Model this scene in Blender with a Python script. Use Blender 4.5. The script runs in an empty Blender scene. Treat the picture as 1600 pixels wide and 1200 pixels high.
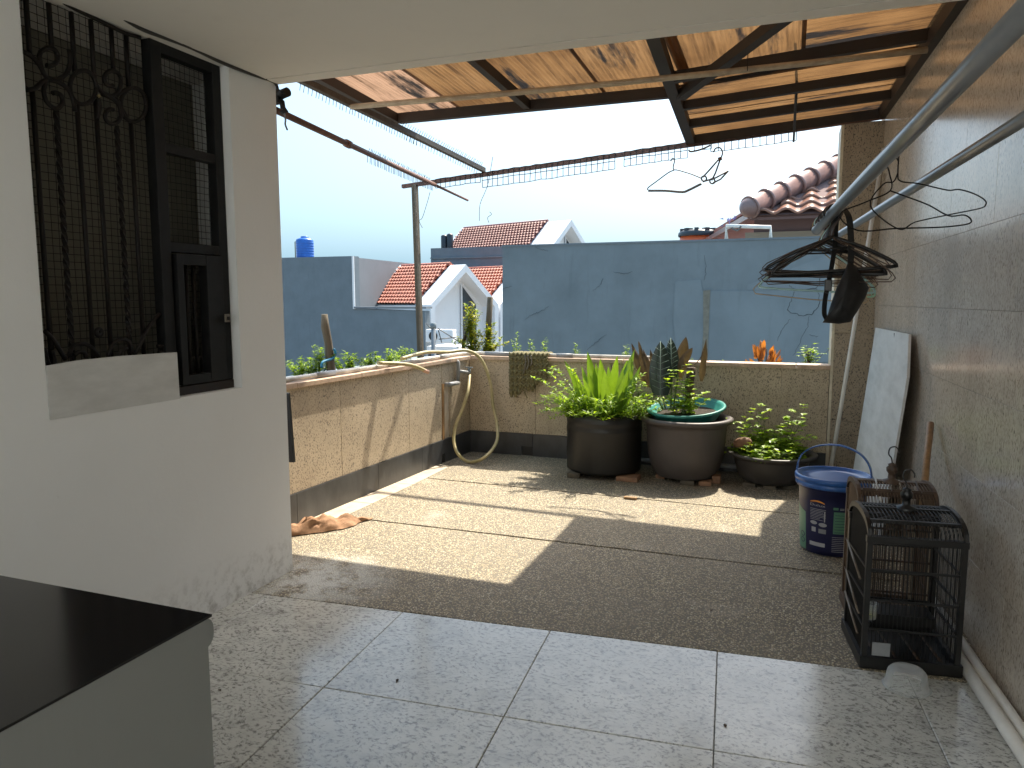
import bpy, math, random
import numpy as np
from mathutils import Vector, Matrix, noise

random.seed(7)
SC = bpy.context.scene
COL = SC.collection
# ------------------------------------------------------------------ camera
H = 1.225
FPX = 1160.0
RM = np.array([[0.93680443, 0.3498517, -0.00111519],
               [0.03837262, -0.1059184, -0.99363415],
               [-0.34774271, 0.93079809, -0.11264956]]).T   # camera axes (right, down, forward) -> world
O = np.array([0.0, 0.0, H])
cam_d = bpy.data.cameras.new('camera')
cam_d.sensor_width = 36.0
cam_d.lens = 36.0 * FPX / 1600.0
cam_d.clip_start = 0.02
cam_d.clip_end = 2000
cam = bpy.data.objects.new('camera', cam_d)
COL.objects.link(cam)
cx, cy, cz = RM[:, 0], -RM[:, 1], -RM[:, 2]
cam.matrix_world = Matrix(((cx[0], cy[0], cz[0], 0), (cx[1], cy[1], cz[1], 0), (cx[2], cy[2], cz[2], H), (0, 0, 0, 1)))
SC.camera = cam
# ------------------------------------------------------------------ sky, sun, exposure
SUN = np.array([0.158, 0.638, 1.0])
SUN /= np.linalg.norm(SUN)
ELEV = math.asin(SUN[2])
AZ = math.atan2(SUN[0], SUN[1])
world = bpy.data.worlds.new('World')
SC.world = world
world.use_nodes = True
wn = world.node_tree
for n_ in list(wn.nodes):
    wn.nodes.remove(n_)
sky = wn.nodes.new('ShaderNodeTexSky')
sky.sky_type = 'NISHITA'
sky.sun_disc = False
sky.sun_elevation = ELEV
sky.sun_rotation = AZ
sky.air_density = 1.0
sky.dust_density = 7.0
sky.ozone_density = 3.0
bg = wn.nodes.new('ShaderNodeBackground')
bg.inputs['Strength'].default_value = 0.040
wo = wn.nodes.new('ShaderNodeOutputWorld')
hsv = wn.nodes.new('ShaderNodeHueSaturation')     # hazy whitish tropical sky
hsv.inputs['Saturation'].default_value = 1.0
wn.links.new(sky.outputs[0], hsv.inputs['Color'])
haze_c = wn.nodes.new('ShaderNodeMix')               # even bluish haze over the whole sky
haze_c.data_type = 'RGBA'
haze_c.blend_type = 'ADD'
haze_c.inputs[0].default_value = 1.0
haze_c.inputs[7].default_value = (1.0, 2.3, 3.2, 1.0)
wn.links.new(hsv.outputs[0], haze_c.inputs[6])
wn.links.new(haze_c.outputs[2], bg.inputs['Color'])
wn.links.new(bg.outputs[0], wo.inputs['Surface'])
sun_d = bpy.data.lights.new('sun', 'SUN')
sun_d.energy = 2.0
sun_d.angle = math.radians(0.6)
sun_d.color = (1.0, 0.91, 0.75)
sun = bpy.data.objects.new('sun', sun_d)
COL.objects.link(sun)
sun.rotation_euler = Vector(SUN).to_track_quat('Z', 'Y').to_euler()
sun.location = (2, 8, 12)
SC.view_settings.view_transform = 'Standard'
SC.view_settings.look = 'None'
SC.view_settings.exposure = 2.38
SC.view_settings.gamma = 1.0
SC.cycles.max_bounces = 10
SC.cycles.diffuse_bounces = 8
SC.cycles.transparent_max_bounces = 12


# ------------------------------------------------------------------ geometry helpers
def ray(p):
    v = np.array([p[0] - 800.0, p[1] - 600.0, FPX])
    return RM @ (v / np.linalg.norm(v))


def onz(px, py, z=0.0):
    d = ray((px, py))
    return Vector(O + d * ((z - H) / d[2]))


def ony(px, py, y):
    d = ray((px, py))
    return Vector(O + d * (y / d[1]))


def onx(px, py, x):
    d = ray((px, py))
    return Vector(O + d * (x / d[0]))


def dep(px, py, t):
    return Vector(O + RM @ (np.array([px - 800.0, py - 600.0, FPX]) * t / FPX))


WLOC = {}


class MB:
    def __init__(s):
        s.v = []
        s.f = []
        s.mi = []
        s.sm = []

    def add(s, vs, fs, mi=0, smooth=False):
        b = len(s.v)
        s.v += [tuple(v) for v in vs]
        for f in fs:
            s.f.append(tuple(b + i for i in f))
            s.mi.append(mi)
            s.sm.append(smooth)
        return s

    def box(s, a, b, mi=0):
        x0, y0, z0 = a
        x1, y1, z1 = b
        return s.hexa([(x0, y0, z0), (x1, y0, z0), (x1, y1, z0), (x0, y1, z0), (x0, y0, z1), (x1, y0, z1), (x1, y1, z1), (x0, y1, z1)], mi)

    def hexa(s, v, mi=0):
        return s.add(v, [(3, 2, 1, 0), (4, 5, 6, 7), (0, 1, 5, 4), (1, 2, 6, 5), (2, 3, 7, 6), (3, 0, 4, 7)], mi)

    def beam(s, a, b, w, h, up=(0, 0, 1), mi=0):
        a = Vector(a); b = Vector(b)
        d = (b - a).normalized()
        u = Vector(up)
        r = d.cross(u).normalized()
        u = r.cross(d).normalized()
        r *= w / 2
        u = u * (h / 2)
        return s.hexa([a - r - u, a + r - u, b + r - u, b - r - u, a - r + u, a + r + u, b + r + u, b - r + u], mi)

    def tube(s, pts, r, n=6, mi=0, cap=True, smooth=True):
        pts = [Vector(p) for p in pts]
        m = len(pts)
        rs = r if isinstance(r, (list, tuple)) else [r] * m
        base = len(s.v)
        prev = None
        for i, p in enumerate(pts):
            t = (pts[min(i + 1, m - 1)] - pts[max(i - 1, 0)])
            if t.length < 1e-9:
                t = Vector((0, 0, 1))
            t.normalize()
            if prev is None:
                ref = Vector((0, 0, 1)) if abs(t.z) < 0.9 else Vector((1, 0, 0))
                u = t.cross(ref).normalized()
            else:
                u = (prev - t * prev.dot(t))
                if u.length < 1e-6:
                    u = t.orthogonal()
                u.normalize()
            prev = u
            w = t.cross(u)
            for k in range(n):
                a = 2 * math.pi * k / n
                s.v.append(tuple(p + (u * math.cos(a) + w * math.sin(a)) * rs[i]))
        for i in range(m - 1):
            for k in range(n):
                k2 = (k + 1) % n
                s.f.append((base + i * n + k, base + i * n + k2, base + (i + 1) * n + k2, base + (i + 1) * n + k))
                s.mi.append(mi)
                s.sm.append(smooth)
        if cap:
            s.f.append(tuple(base + k for k in reversed(range(n))))
            s.f.append(tuple(base + (m - 1) * n + k for k in range(n)))
            s.mi += [mi, mi]
            s.sm += [False, False]
        return s

    def lathe(s, prof, c=(0, 0, 0), n=40, mi=0, smooth=True, tilt=None, sx=1.0, sy=1.0):
        base = len(s.v)
        M = Matrix.Identity(3) if tilt is None else tilt
        for (r, z) in prof:
            for k in range(n):
                a = 2 * math.pi * k / n
                s.v.append(tuple(Vector(c) + M @ Vector((r * math.cos(a) * sx, r * math.sin(a) * sy, z))))
        for i in range(len(prof) - 1):
            for k in range(n):
                k2 = (k + 1) % n
                s.f.append((base + i * n + k, base + i * n + k2, base + (i + 1) * n + k2, base + (i + 1) * n + k))
                s.mi.append(mi)
                s.sm.append(smooth)
        return s

    def prism(s, poly, d, mi=0):
        d = Vector(d)
        n = len(poly)
        p = [Vector(q) for q in poly]
        vs = p + [q + d for q in p]
        fs = [tuple(range(n)), tuple(reversed(range(n, 2 * n)))]
        for i in range(n):
            j = (i + 1) % n
            fs.append((i, i + n, j + n, j))
        return s.add(vs, fs, mi)

    def mesh(s, name, mats, off=(0, 0, 0)):
        me = bpy.data.meshes.new(name)
        ox, oy, oz = off
        me.from_pydata([(x - ox, y - oy, z - oz) for x, y, z in s.v], [], s.f)
        if not isinstance(mats, (list, tuple)):
            mats = [mats]
        for m_ in mats:
            me.materials.append(m_)
        me.polygons.foreach_set('material_index', s.mi)
        me.polygons.foreach_set('use_smooth', s.sm)
        me.update()
        return me

    def build(s, name, mats, parent=None, loc=None, bevel=0.0):
        pw = Vector(WLOC[parent.name]) if parent else Vector((0, 0, 0))
        w = Vector(loc) if loc is not None else pw
        o = bpy.data.objects.new(name, s.mesh(name, mats, w))
        COL.objects.link(o)
        WLOC[o.name] = tuple(w)
        o.parent = parent
        o.location = w - pw
        if bevel:
            md = o.modifiers.new('bevel', 'BEVEL')
            md.width = bevel
            md.segments = 2
            md.limit_method = 'ANGLE'
            md.angle_limit = math.radians(40)
        return o


def tag(o, label, cat=None, group=None, kind=None):
    o['label'] = label
    if cat:
        o['category'] = cat
    if group:
        o['group'] = group
    if kind:
        o['kind'] = kind
    return o


def thing(name, label, cat, loc, group=None, kind=None):
    o = bpy.data.objects.new(name, None)
    o.empty_display_size = 0.05
    COL.objects.link(o)
    o.location = loc
    WLOC[o.name] = tuple(loc)
    return tag(o, label, cat, group, kind)


def inst(name, me, parent, pos, rot=(0, 0, 0), scale=(1, 1, 1)):
    o = bpy.data.objects.new(name, me)
    COL.objects.link(o)
    o.parent = parent
    o.location = Vector(pos) - Vector(WLOC[parent.name])
    o.rotation_euler = rot
    o.scale = scale
    WLOC[o.name] = tuple(pos)
    return o


def smooth_path(pts, k=6):
    pts = [Vector(p) for p in pts]
    out = []
    n = len(pts)
    for i in range(n - 1):
        p0, p1, p2, p3 = pts[max(i - 1, 0)], pts[i], pts[i + 1], pts[min(i + 2, n - 1)]
        for j in range(k):
            t = j / k
            out.append(0.5 * ((2 * p1) + (p2 - p0) * t + (2 * p0 - 5 * p1 + 4 * p2 - p3) * t * t + (3 * p1 - p0 - 3 * p2 + p3) * t ** 3))
    out.append(pts[-1])
    return out


# ------------------------------------------------------------------ materials
class NT:
    def __init__(s, name):
        s.m = bpy.data.materials.new(name)
        s.m.use_nodes = True
        s.t = s.m.node_tree
        s.b = s.t.nodes['Principled BSDF']
        s.out = s.t.nodes['Material Output']
        s.geo = s.t.nodes.new('ShaderNodeNewGeometry')
        s.pos = s.geo.outputs['Position']

    def n(s, typ, **kw):
        nd = s.t.nodes.new(typ)
        for k, v in kw.items():
            setattr(nd, k, v)
        return nd

    def link(s, a, b):
        s.t.links.new(a, b)

    def vec(s, scale=(1, 1, 1), rand=0.0, src=None, rot=(0, 0, 0)):
        mp = s.n('ShaderNodeMapping')
        mp.inputs['Scale'].default_value = scale
        mp.inputs['Rotation'].default_value = rot
        s.link(src or s.pos, mp.inputs['Vector'])
        if rand:
            oi = s.n('ShaderNodeObjectInfo')
            ml = s.n('ShaderNodeMath', operation='MULTIPLY')
            ml.inputs[1].default_value = rand
            s.link(oi.outputs['Random'], ml.inputs[0])
            cb = s.n('ShaderNodeCombineXYZ')
            for i in range(3):
                s.link(ml.outputs[0], cb.inputs[i])
            s.link(cb.outputs[0], mp.inputs['Location'])
        return mp.outputs[0]

    def noise(s, v, scale, detail=4, rough=0.6, dist=0.0):
        nd = s.n('ShaderNodeTexNoise')
        nd.inputs['Scale'].default_value = scale
        nd.inputs['Detail'].default_value = detail
        nd.inputs['Roughness'].default_value = rough
        nd.inputs['Distortion'].default_value = dist
        s.link(v, nd.inputs['Vector'])
        return nd.outputs['Fac']

    def voro(s, v, scale, out='Distance', feature='F1'):
        nd = s.n('ShaderNodeTexVoronoi', feature=feature)
        nd.inputs['Scale'].default_value = scale
        s.link(v, nd.inputs['Vector'])
        return nd.outputs[out]

    def ramp(s, fac, stops, interp='LINEAR'):
        r = s.n('ShaderNodeValToRGB')
        r.color_ramp.interpolation = interp
        els = r.color_ramp.elements
        while len(els) < len(stops):
            els.new(0.5)
        for e, (p, c) in zip(els, stops):
            e.position = p
            e.color = (*c, 1) if len(c) == 3 else c
        s.link(fac, r.inputs['Fac'])
        return r.outputs['Color']

    def mix(s, fac, a, b, mode='MIX'):
        mx = s.n('ShaderNodeMix', data_type='RGBA', blend_type=mode)
        for k, v in ((0, fac), (6, a), (7, b)):
            if isinstance(v, (int, float)):
                mx.inputs[k].default_value = v
            elif isinstance(v, tuple):
                mx.inputs[k].default_value = (*v, 1) if len(v) == 3 else v
            else:
                s.link(v, mx.inputs[k])
        return mx.outputs[2]

    def bump(s, h, strength=0.3, dist=0.01):
        b = s.n('ShaderNodeBump')
        b.inputs['Strength'].default_value = strength
        b.inputs['Distance'].default_value = dist
        s.link(h, b.inputs['Height'])
        s.link(b.outputs[0], s.b.inputs['Normal'])

    def col(s, c):
        if isinstance(c, tuple):
            s.b.inputs['Base Color'].default_value = (*c, 1)
        else:
            s.link(c, s.b.inputs['Base Color'])

    def set(s, rough=0.5, metal=0.0, spec=0.5):
        if isinstance(rough, (int, float)):
            s.b.inputs['Roughness'].default_value = rough
        else:
            s.link(rough, s.b.inputs['Roughness'])
        s.b.inputs['Metallic'].default_value = metal
        s.b.inputs['Specular IOR Level'].default_value = spec
        return s.m


K = lambda c, f: tuple(min(1.0, x * f) for x in c)
BLACK, WHITE = (0, 0, 0), (1, 1, 1)


def simple(name, c, rough=0.5, var=0.25, scale=12, metal=0.0, bump=0.1, bdist=0.003, c2=None, spec=0.5, stretch=(1, 1, 1)):
    t = NT(name)
    v = t.vec(stretch)
    f = t.noise(v, scale, 5, 0.65)
    t.col(t.ramp(f, [(0.3, c2 or K(c, 1 - var)), (0.7, K(c, 1 + var * 0.6))]))
    if bump:
        t.bump(t.noise(v, scale * 6, 4), bump, bdist)
    return t.set(rough, metal, spec)


def mat_terrazzo():
    t = NT('exposed_aggregate')
    v = t.vec((1, 1, 1))
    vv = t.vec((1, 0.8, 1))
    cellc = t.voro(vv, 138, 'Color')
    d = t.voro(vv, 138, 'Distance')
    sep = t.n('ShaderNodeSeparateColor')
    t.link(cellc, sep.inputs[0])
    peb = t.ramp(sep.outputs[0], [(0.0, (0.12, 0.10, 0.072)), (0.25, (0.30, 0.25, 0.17)), (0.55, (0.46, 0.385, 0.25)), (0.85, (0.57, 0.49, 0.34)), (1.0, (0.76, 0.69, 0.54))])
    edge = t.ramp(d, [(0.34, WHITE), (0.62, BLACK)])
    c = t.mix(edge, (0.15, 0.13, 0.10), peb)
    big = t.noise(v, 1.6, 4, 0.6)
    c = t.mix(t.ramp(big, [(0.35, (0.3, 0.3, 0.3)), (0.65, BLACK)]), c, (0.23, 0.20, 0.16))
    pale = t.noise(t.vec((1, 1, 1)), 2.3, 3)
    c = t.mix(t.ramp(pale, [(0.62, BLACK), (0.75, (0.3, 0.3, 0.3))]), c, (0.55, 0.5, 0.42))
    # pale cement smear beside the end of the white wall
    vm = t.n('ShaderNodeVectorMath', operation='DISTANCE')
    t.link(t.pos, vm.inputs[0])
    vm.inputs[1].default_value = (-1.93, 2.62, 0)
    sm_ = t.ramp(vm.outputs['Value'], [(0.10, WHITE), (0.42, BLACK)])
    bl_n = t.ramp(t.noise(v, 9, 5, 0.7), [(0.38, BLACK), (0.55, (0.8, 0.8, 0.8))])
    c = t.mix(t.mix(1.0, sm_, bl_n, 'MULTIPLY'), c, (0.62, 0.62, 0.58))
    t.col(c)
    hgt = t.ramp(d, [(0.0, WHITE), (0.6, BLACK)])
    t.bump(hgt, 0.8, 0.005)
    return t.set(0.75, 0, 0.35)


def mat_floortile():
    t = NT('grey_stone_tile')
    v = t.vec((1.0, 1.0, 1.0), 13.0)
    w0 = t.vec((1.0, 1.35, 1.0), 13.0, rot=(0, 0, 0.5))
    wob = t.n('ShaderNodeTexNoise')
    wob.inputs['Scale'].default_value = 6.0
    t.link(w0, wob.inputs['Vector'])
    w = t.mix(0.10, w0, wob.outputs['Color'], 'ADD')
    f1 = t.noise(w, 9, 8, 0.72, 0.3)
    f2 = t.noise(w, 62, 6, 0.72)
    base = t.ramp(t.noise(v, 3, 5), [(0.3, (0.48, 0.475, 0.435)), (0.7, (0.60, 0.595, 0.55))])
    c = t.mix(t.ramp(f1, [(0.50, BLACK), (0.68, (0.5, 0.5, 0.5))]), base, (0.20, 0.195, 0.18))
    c = t.mix(t.ramp(f2, [(0.50, BLACK), (0.62, (0.85, 0.85, 0.85))]), c, (0.12, 0.115, 0.105))
    spots = t.voro(w, 16, 'Distance')
    c = t.mix(t.ramp(spots, [(0.03, (0.6, 0.6, 0.6)), (0.10, BLACK)]), c, (0.10, 0.10, 0.10))
    t.col(c)
    t.bump(f2, 0.06, 0.002)
    r = t.ramp(t.noise(v, 5, 4), [(0.3, (0.11, 0.11, 0.11)), (0.7, (0.20, 0.20, 0.20))])
    return t.set(r, 0, 0.5)


def mat_travertine(name, light, mid, dark, gloss=0.5, stretch=(1, 1, 0.55), dens=1.0, streak=0.0, bmp=0.35):
    t = NT(name)
    v = t.vec((1, 1, 1), 9.0)
    w = t.vec(stretch, 9.0)
    base = t.ramp(t.noise(v, 4, 6, 0.65), [(0.3, mid), (0.72, light)])
    if streak:
        sv = t.vec((2.0, 2.0, 0.5), 5.0)
        base = t.mix(t.ramp(t.noise(sv, 14, 6, 0.7), [(0.42, BLACK), (0.7, (streak, streak, streak))]), base, K(mid, 0.6))
    f = t.noise(w, 150, 3, 0.55, 0.2)
    pits = t.ramp(f, [(0.575 - 0.02 * dens, BLACK), (0.63 - 0.02 * dens, WHITE)])
    mask = t.ramp(t.noise(v, 7, 3), [(0.35, (0.55, 0.55, 0.55)), (0.55, WHITE)])
    pm = t.mix(1.0, pits, mask, 'MULTIPLY')
    c = t.mix(pm, base, dark)
    f3 = t.noise(w, 60, 5, 0.65)
    c = t.mix(t.ramp(f3, [(0.60, BLACK), (0.72, (0.55, 0.55, 0.55))]), c, K(dark, 1.6))
    grime = t.noise(t.vec((1.3, 1.3, 0.35)), 2.2, 5, 0.65)
    c = t.mix(t.ramp(grime, [(0.52, BLACK), (0.78, (0.55, 0.55, 0.55))]), c, K(mid, 0.5))
    t.col(c)
    inv = t.n('ShaderNodeInvert')
    t.link(pits, inv.inputs['Color'])
    t.bump(inv.outputs[0], bmp, 0.003)
    return t.set(gloss, 0, 0.5)


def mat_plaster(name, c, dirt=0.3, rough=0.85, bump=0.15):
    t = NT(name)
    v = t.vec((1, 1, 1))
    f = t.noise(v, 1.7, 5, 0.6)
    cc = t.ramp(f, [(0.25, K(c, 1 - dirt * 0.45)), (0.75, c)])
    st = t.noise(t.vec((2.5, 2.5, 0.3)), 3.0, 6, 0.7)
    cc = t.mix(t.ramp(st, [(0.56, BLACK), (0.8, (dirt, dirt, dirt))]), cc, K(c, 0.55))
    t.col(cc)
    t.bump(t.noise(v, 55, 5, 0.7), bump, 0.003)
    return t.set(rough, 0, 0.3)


def mat_wallpaint():
    t = NT('white_wall_paint')
    v = t.vec((1, 1, 1))
    c = t.ramp(t.noise(v, 1.4, 5, 0.6), [(0.25, (0.78, 0.785, 0.775)), (0.75, (0.84, 0.845, 0.835))])
    sc = t.noise(t.vec((1, 1.0, 0.5)), 26, 6, 0.75)
    c = t.mix(t.ramp(sc, [(0.66, BLACK), (0.8, (0.35, 0.35, 0.35))]), c, (0.45, 0.43, 0.39))
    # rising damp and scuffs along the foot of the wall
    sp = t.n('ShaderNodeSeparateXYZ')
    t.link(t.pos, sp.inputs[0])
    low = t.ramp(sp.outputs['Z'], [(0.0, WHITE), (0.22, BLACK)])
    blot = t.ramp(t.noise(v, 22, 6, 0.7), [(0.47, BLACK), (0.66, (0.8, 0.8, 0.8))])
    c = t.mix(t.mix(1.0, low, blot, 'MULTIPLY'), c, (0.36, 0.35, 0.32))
    t.col(c)
    hh = t.mix(0.5, t.noise(v, 40, 5, 0.7), t.noise(t.vec((1, 1, 0.6)), 5, 3, 0.5))
    t.bump(hh, 0.25, 0.006)
    return t.set(0.6, 0, 0.35)


def mat_leaf(name, c, c2, trans=0.45, rough=0.4):
    t = NT(name)
    oi = t.n('ShaderNodeNewGeometry')
    f = t.noise(t.vec((1, 1, 1)), 28, 3, 0.6)
    rr = t.mix(0.5, f, oi.outputs['Random Per Island'])
    cc = t.ramp(rr, [(0.3, c2), (0.7, c)])
    t.col(cc)
    t.set(rough, 0, 0.4)
    tr = t.n('ShaderNodeBsdfTranslucent')
    tc = t.mix(1.0, cc, (1.5, 1.35, 0.6), 'MULTIPLY')
    t.link(tc, tr.inputs['Color'])
    mx = t.n('ShaderNodeMixShader')
    mx.inputs[0].default_value = trans
    t.link(t.b.outputs[0], mx.inputs[1])
    t.link(tr.outputs[0], mx.inputs[2])
    t.link(mx.outputs[0], t.out.inputs['Surface'])
    return t.m


def mat_sheet(name, along_y=True, pale=0.0):
    t = NT(name)
    v = t.vec((1, 1, 1), 4.0)
    k = (11, 0.5, 1) if along_y else (0.5, 11, 1)
    base = t.ramp(t.noise(v, 1.6, 4, 0.6), [(0.3, (0.075, 0.039, 0.017)), (0.55, (0.125, 0.068, 0.029)), (0.8, (0.165, 0.098, 0.048))])
    if pale:
        base = t.mix(pale, base, (0.28, 0.175, 0.12))
    streak = t.noise(t.vec(k, 4.0), 2.4, 6, 0.72)
    c = t.mix(t.ramp(streak, [(0.47, BLACK), (0.66, (0.85, 0.85, 0.85))]), base, (0.035, 0.019, 0.010))
    k2 = (3.6, 0.55, 1) if along_y else (0.55, 3.6, 1)
    mould = t.noise(t.vec(k2, 6.0), 1.25, 8, 0.66)
    c = t.mix(t.ramp(mould, [(0.53, BLACK), (0.60, (0.97, 0.97, 0.97))]), c, (0.010, 0.010, 0.011))
    t.col(c)
    t.set(0.5, 0, 0.25)
    tr = t.n('ShaderNodeBsdfTranslucent')
    t.link(t.mix(1.0, c, (1.5, 1.5, 1.5), 'MULTIPLY'), tr.inputs['Color'])
    mx = t.n('ShaderNodeMixShader')
    mx.inputs[0].default_value = 0.5
    t.link(t.b.outputs[0], mx.inputs[1])
    t.link(tr.outputs[0], mx.inputs[2])
    t.link(mx.outputs[0], t.out.inputs['Surface'])
    return t.m


def mat_clear():
    t = NT('clear_plastic')
    t.col((0.8, 0.82, 0.83))
    t.set(0.12)
    tp = t.n('ShaderNodeBsdfTransparent')
    tp.inputs['Color'].default_value = (0.93, 0.95, 0.95, 1)
    lw = t.n('ShaderNodeLayerWeight')
    lw.inputs['Blend'].default_value = 0.35
    fac = t.ramp(lw.outputs['Facing'], [(0.0, (0.22, 0.22, 0.22)), (0.5, (0.42, 0.42, 0.42)), (1.0, (0.9, 0.9, 0.9))])
    mx = t.n('ShaderNodeMixShader')
    t.link(fac, mx.inputs[0])
    t.link(tp.outputs[0], mx.inputs[1])
    t.link(t.b.outputs[0], mx.inputs[2])
    t.link(mx.outputs[0], t.out.inputs['Surface'])
    return t.m


M = {}
M['terrazzo'] = mat_terrazzo()
M['floortile'] = mat_floortile()
M['grout'] = simple('dark_grout', (0.085, 0.075, 0.062), 0.9)
M['parapet'] = mat_travertine('speckled_stone_cladding', (0.54, 0.445, 0.32), (0.44, 0.355, 0.25), (0.12, 0.10, 0.08), 0.6)
M['pillar'] = mat_travertine('brown_speckled_cladding', (0.40, 0.33, 0.24), (0.31, 0.25, 0.18), (0.08, 0.068, 0.055), 0.55)
M['walltile'] = mat_travertine('streaked_wall_tile', (0.62, 0.545, 0.455), (0.52, 0.45, 0.37), (0.20, 0.17, 0.14), 0.15, (1.5, 1.5, 0.42), 1.4, 0.25, 0.05)
M['baseboard'] = simple('black_skirting_tile', (0.055, 0.058, 0.062), 0.35, 0.4, 7, bump=0.04, c2=(0.03, 0.031, 0.034), stretch=(1, 1, 0.5))
M['cap'] = simple('pinkish_coping_stone', (0.50, 0.36, 0.26), 0.6, 0.3, 20, bump=0.2)
M['cement'] = simple('pale_cement', (0.50, 0.42, 0.32), 0.85, 0.25, 9, bump=0.3)
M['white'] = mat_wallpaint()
M['ceiling'] = mat_plaster('ceiling_paint', (0.79, 0.765, 0.71), 0.12, 0.7, 0.06)
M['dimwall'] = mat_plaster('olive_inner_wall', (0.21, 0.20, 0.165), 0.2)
M['iron'] = simple('black_iron', (0.007, 0.0065, 0.006), 0.55, 0.5, 40, bump=0.2, c2=(0.012, 0.007, 0.005), spec=0.25)
M['steel_dark'] = simple('dark_painted_steel', (0.012, 0.012, 0.012), 0.5, 0.4, 20, bump=0.08, spec=0.25)
M['rustframe'] = simple('rusted_frame', (0.016, 0.014, 0.013), 0.6, 0.4, 14, metal=0.1, bump=0.15, c2=(0.030, 0.018, 0.012))
M['rustpipe'] = simple('rusty_red_pipe', (0.15, 0.072, 0.05), 0.6, 0.45, 30, bump=0.25, c2=(0.07, 0.035, 0.028))
M['galv'] = simple('weathered_galvanised', (0.17, 0.15, 0.12), 0.5, 0.35, 25, metal=0.4, bump=0.12, c2=(0.14, 0.10, 0.07))
M['wire'] = simple('grey_wire', (0.045, 0.042, 0.04), 0.5, 0.3, 30, metal=0.4, bump=0)
M['wiredark'] = simple('dark_wire', (0.010, 0.009, 0.008), 0.6, 0.3, 30, bump=0, spec=0.2)
M['boardwhite'] = simple('scuffed_white_board', (0.62, 0.62, 0.60), 0.55, 0.12, 5, bump=0.1, stretch=(1, 1, 3), c2=(0.50, 0.50, 0.48))
M['timber'] = simple('weathered_timber', (0.105, 0.085, 0.06), 0.85, 0.4, 18, bump=0.5, bdist=0.004, stretch=(2.5, 2.5, 0.2), c2=(0.10, 0.085, 0.06))
M['wood'] = simple('brown_wood', (0.30, 0.17, 0.07), 0.55, 0.35, 20, bump=0.2, stretch=(2, 2, 0.3))
M['brick'] = simple('old_block', (0.30, 0.17, 0.10), 0.85, 0.4, 20, bump=0.4)
M['pvc'] = simple('grey_white_pvc', (0.52, 0.50, 0.45), 0.45, 0.3, 10, bump=0.08, c2=(0.30, 0.28, 0.25))
M['pvcwhite'] = simple('white_pvc', (0.70, 0.69, 0.65), 0.4, 0.12, 8, bump=0.05)
M['pvcgrey'] = simple('grey_pvc_joint', (0.25, 0.26, 0.27), 0.5, 0.2, 12, bump=0.08)
M['tanpipe'] = simple('tan_pipe', (0.40, 0.335, 0.24), 0.5, 0.25, 12, bump=0.1, c2=(0.26, 0.21, 0.15))
M['pole'] = simple('grey_steel_pole', (0.30, 0.31, 0.32), 0.32, 0.12, 10, metal=0.75, bump=0.03)
M['hose'] = simple('beige_hose', (0.44, 0.36, 0.20), 0.45, 0.25, 12, bump=0.1, c2=(0.30, 0.27, 0.12))
M['hosepink'] = simple('pink_hose_end', (0.62, 0.36, 0.24), 0.5, 0.2, 12)
M['mat'] = simple('olive_rope', (0.17, 0.145, 0.065), 0.9, 0.45, 45, bump=0.6, bdist=0.004)
M['drum'] = simple('black_plastic_drum', (0.013, 0.0125, 0.012), 0.42, 0.3, 6, bump=0.05)
M['pot'] = simple('grey_brown_pot', (0.075, 0.065, 0.061), 0.5, 0.2, 7, bump=0.06)
M['bowl'] = simple('charcoal_bowl', (0.042, 0.038, 0.035), 0.5, 0.25, 8, bump=0.08)
M['basin'] = simple('sea_green_plastic', (0.03, 0.22, 0.19), 0.4, 0.2, 10, bump=0.05)
M['soil'] = simple('dark_soil', (0.045, 0.033, 0.024), 0.95, 0.5, 40, bump=0.9, bdist=0.01)
M['herb'] = mat_leaf('herb_leaves', (0.30, 0.45, 0.04), (0.14, 0.25, 0.026), 0.55)
M['herb2'] = mat_leaf('parsley_leaves', (0.36, 0.50, 0.07), (0.19, 0.31, 0.04), 0.55)
M['weed'] = mat_leaf('weed_leaves', (0.24, 0.37, 0.04), (0.10, 0.18, 0.025), 0.55)
M['bush'] = mat_leaf('yellow_green_leaves', (0.38, 0.36, 0.02), (0.10, 0.19, 0.025), 0.5)
M['broad'] = mat_leaf('broad_green_leaf', (0.17, 0.29, 0.03), (0.09, 0.18, 0.02), 0.4, 0.35)
M['dark_leaf'] = mat_leaf('dark_veined_leaf', (0.025, 0.042, 0.042), (0.018, 0.03, 0.032), 0.12, 0.3)
M['vein'] = simple('pale_vein', (0.20, 0.28, 0.24), 0.5, 0.1)
M['dry_leaf'] = mat_leaf('dry_brown_leaf', (0.13, 0.095, 0.065), (0.055, 0.04, 0.03), 0.2, 0.8)
M['croton'] = mat_leaf('orange_leaves', (0.42, 0.15, 0.035), (0.20, 0.10, 0.05), 0.35)
M['stem'] = simple('green_stem', (0.10, 0.14, 0.04), 0.6, 0.3, 30)
M['bark'] = simple('brown_bark', (0.085, 0.055, 0.036), 0.9, 0.5, 30, bump=0.7, bdist=0.006, stretch=(2, 2, 0.4))
M['shell'] = simple('coconut_husk', (0.19, 0.10, 0.055), 0.7, 0.4, 22, bump=0.4)
M['bucketblue'] = simple('blue_lid_plastic', (0.030, 0.115, 0.36), 0.32, 0.15, 6, bump=0.02)
M['bucketnavy'] = simple('navy_bucket_plastic', (0.010, 0.012, 0.055), 0.35, 0.15, 6, bump=0.02)
M['printgreen'] = simple('green_print', (0.11, 0.25, 0.16), 0.4, 0.12, 8, bump=0)
M['printwhite'] = simple('white_print', (0.38, 0.38, 0.39), 0.4, 0.08, 8, bump=0)
M['printorange'] = simple('orange_print', (0.75, 0.30, 0.04), 0.4, 0.1, 8, bump=0)
M['cageblack'] = simple('black_cage_wood', (0.006, 0.0055, 0.005), 0.4, 0.4, 25, bump=0.15)
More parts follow.
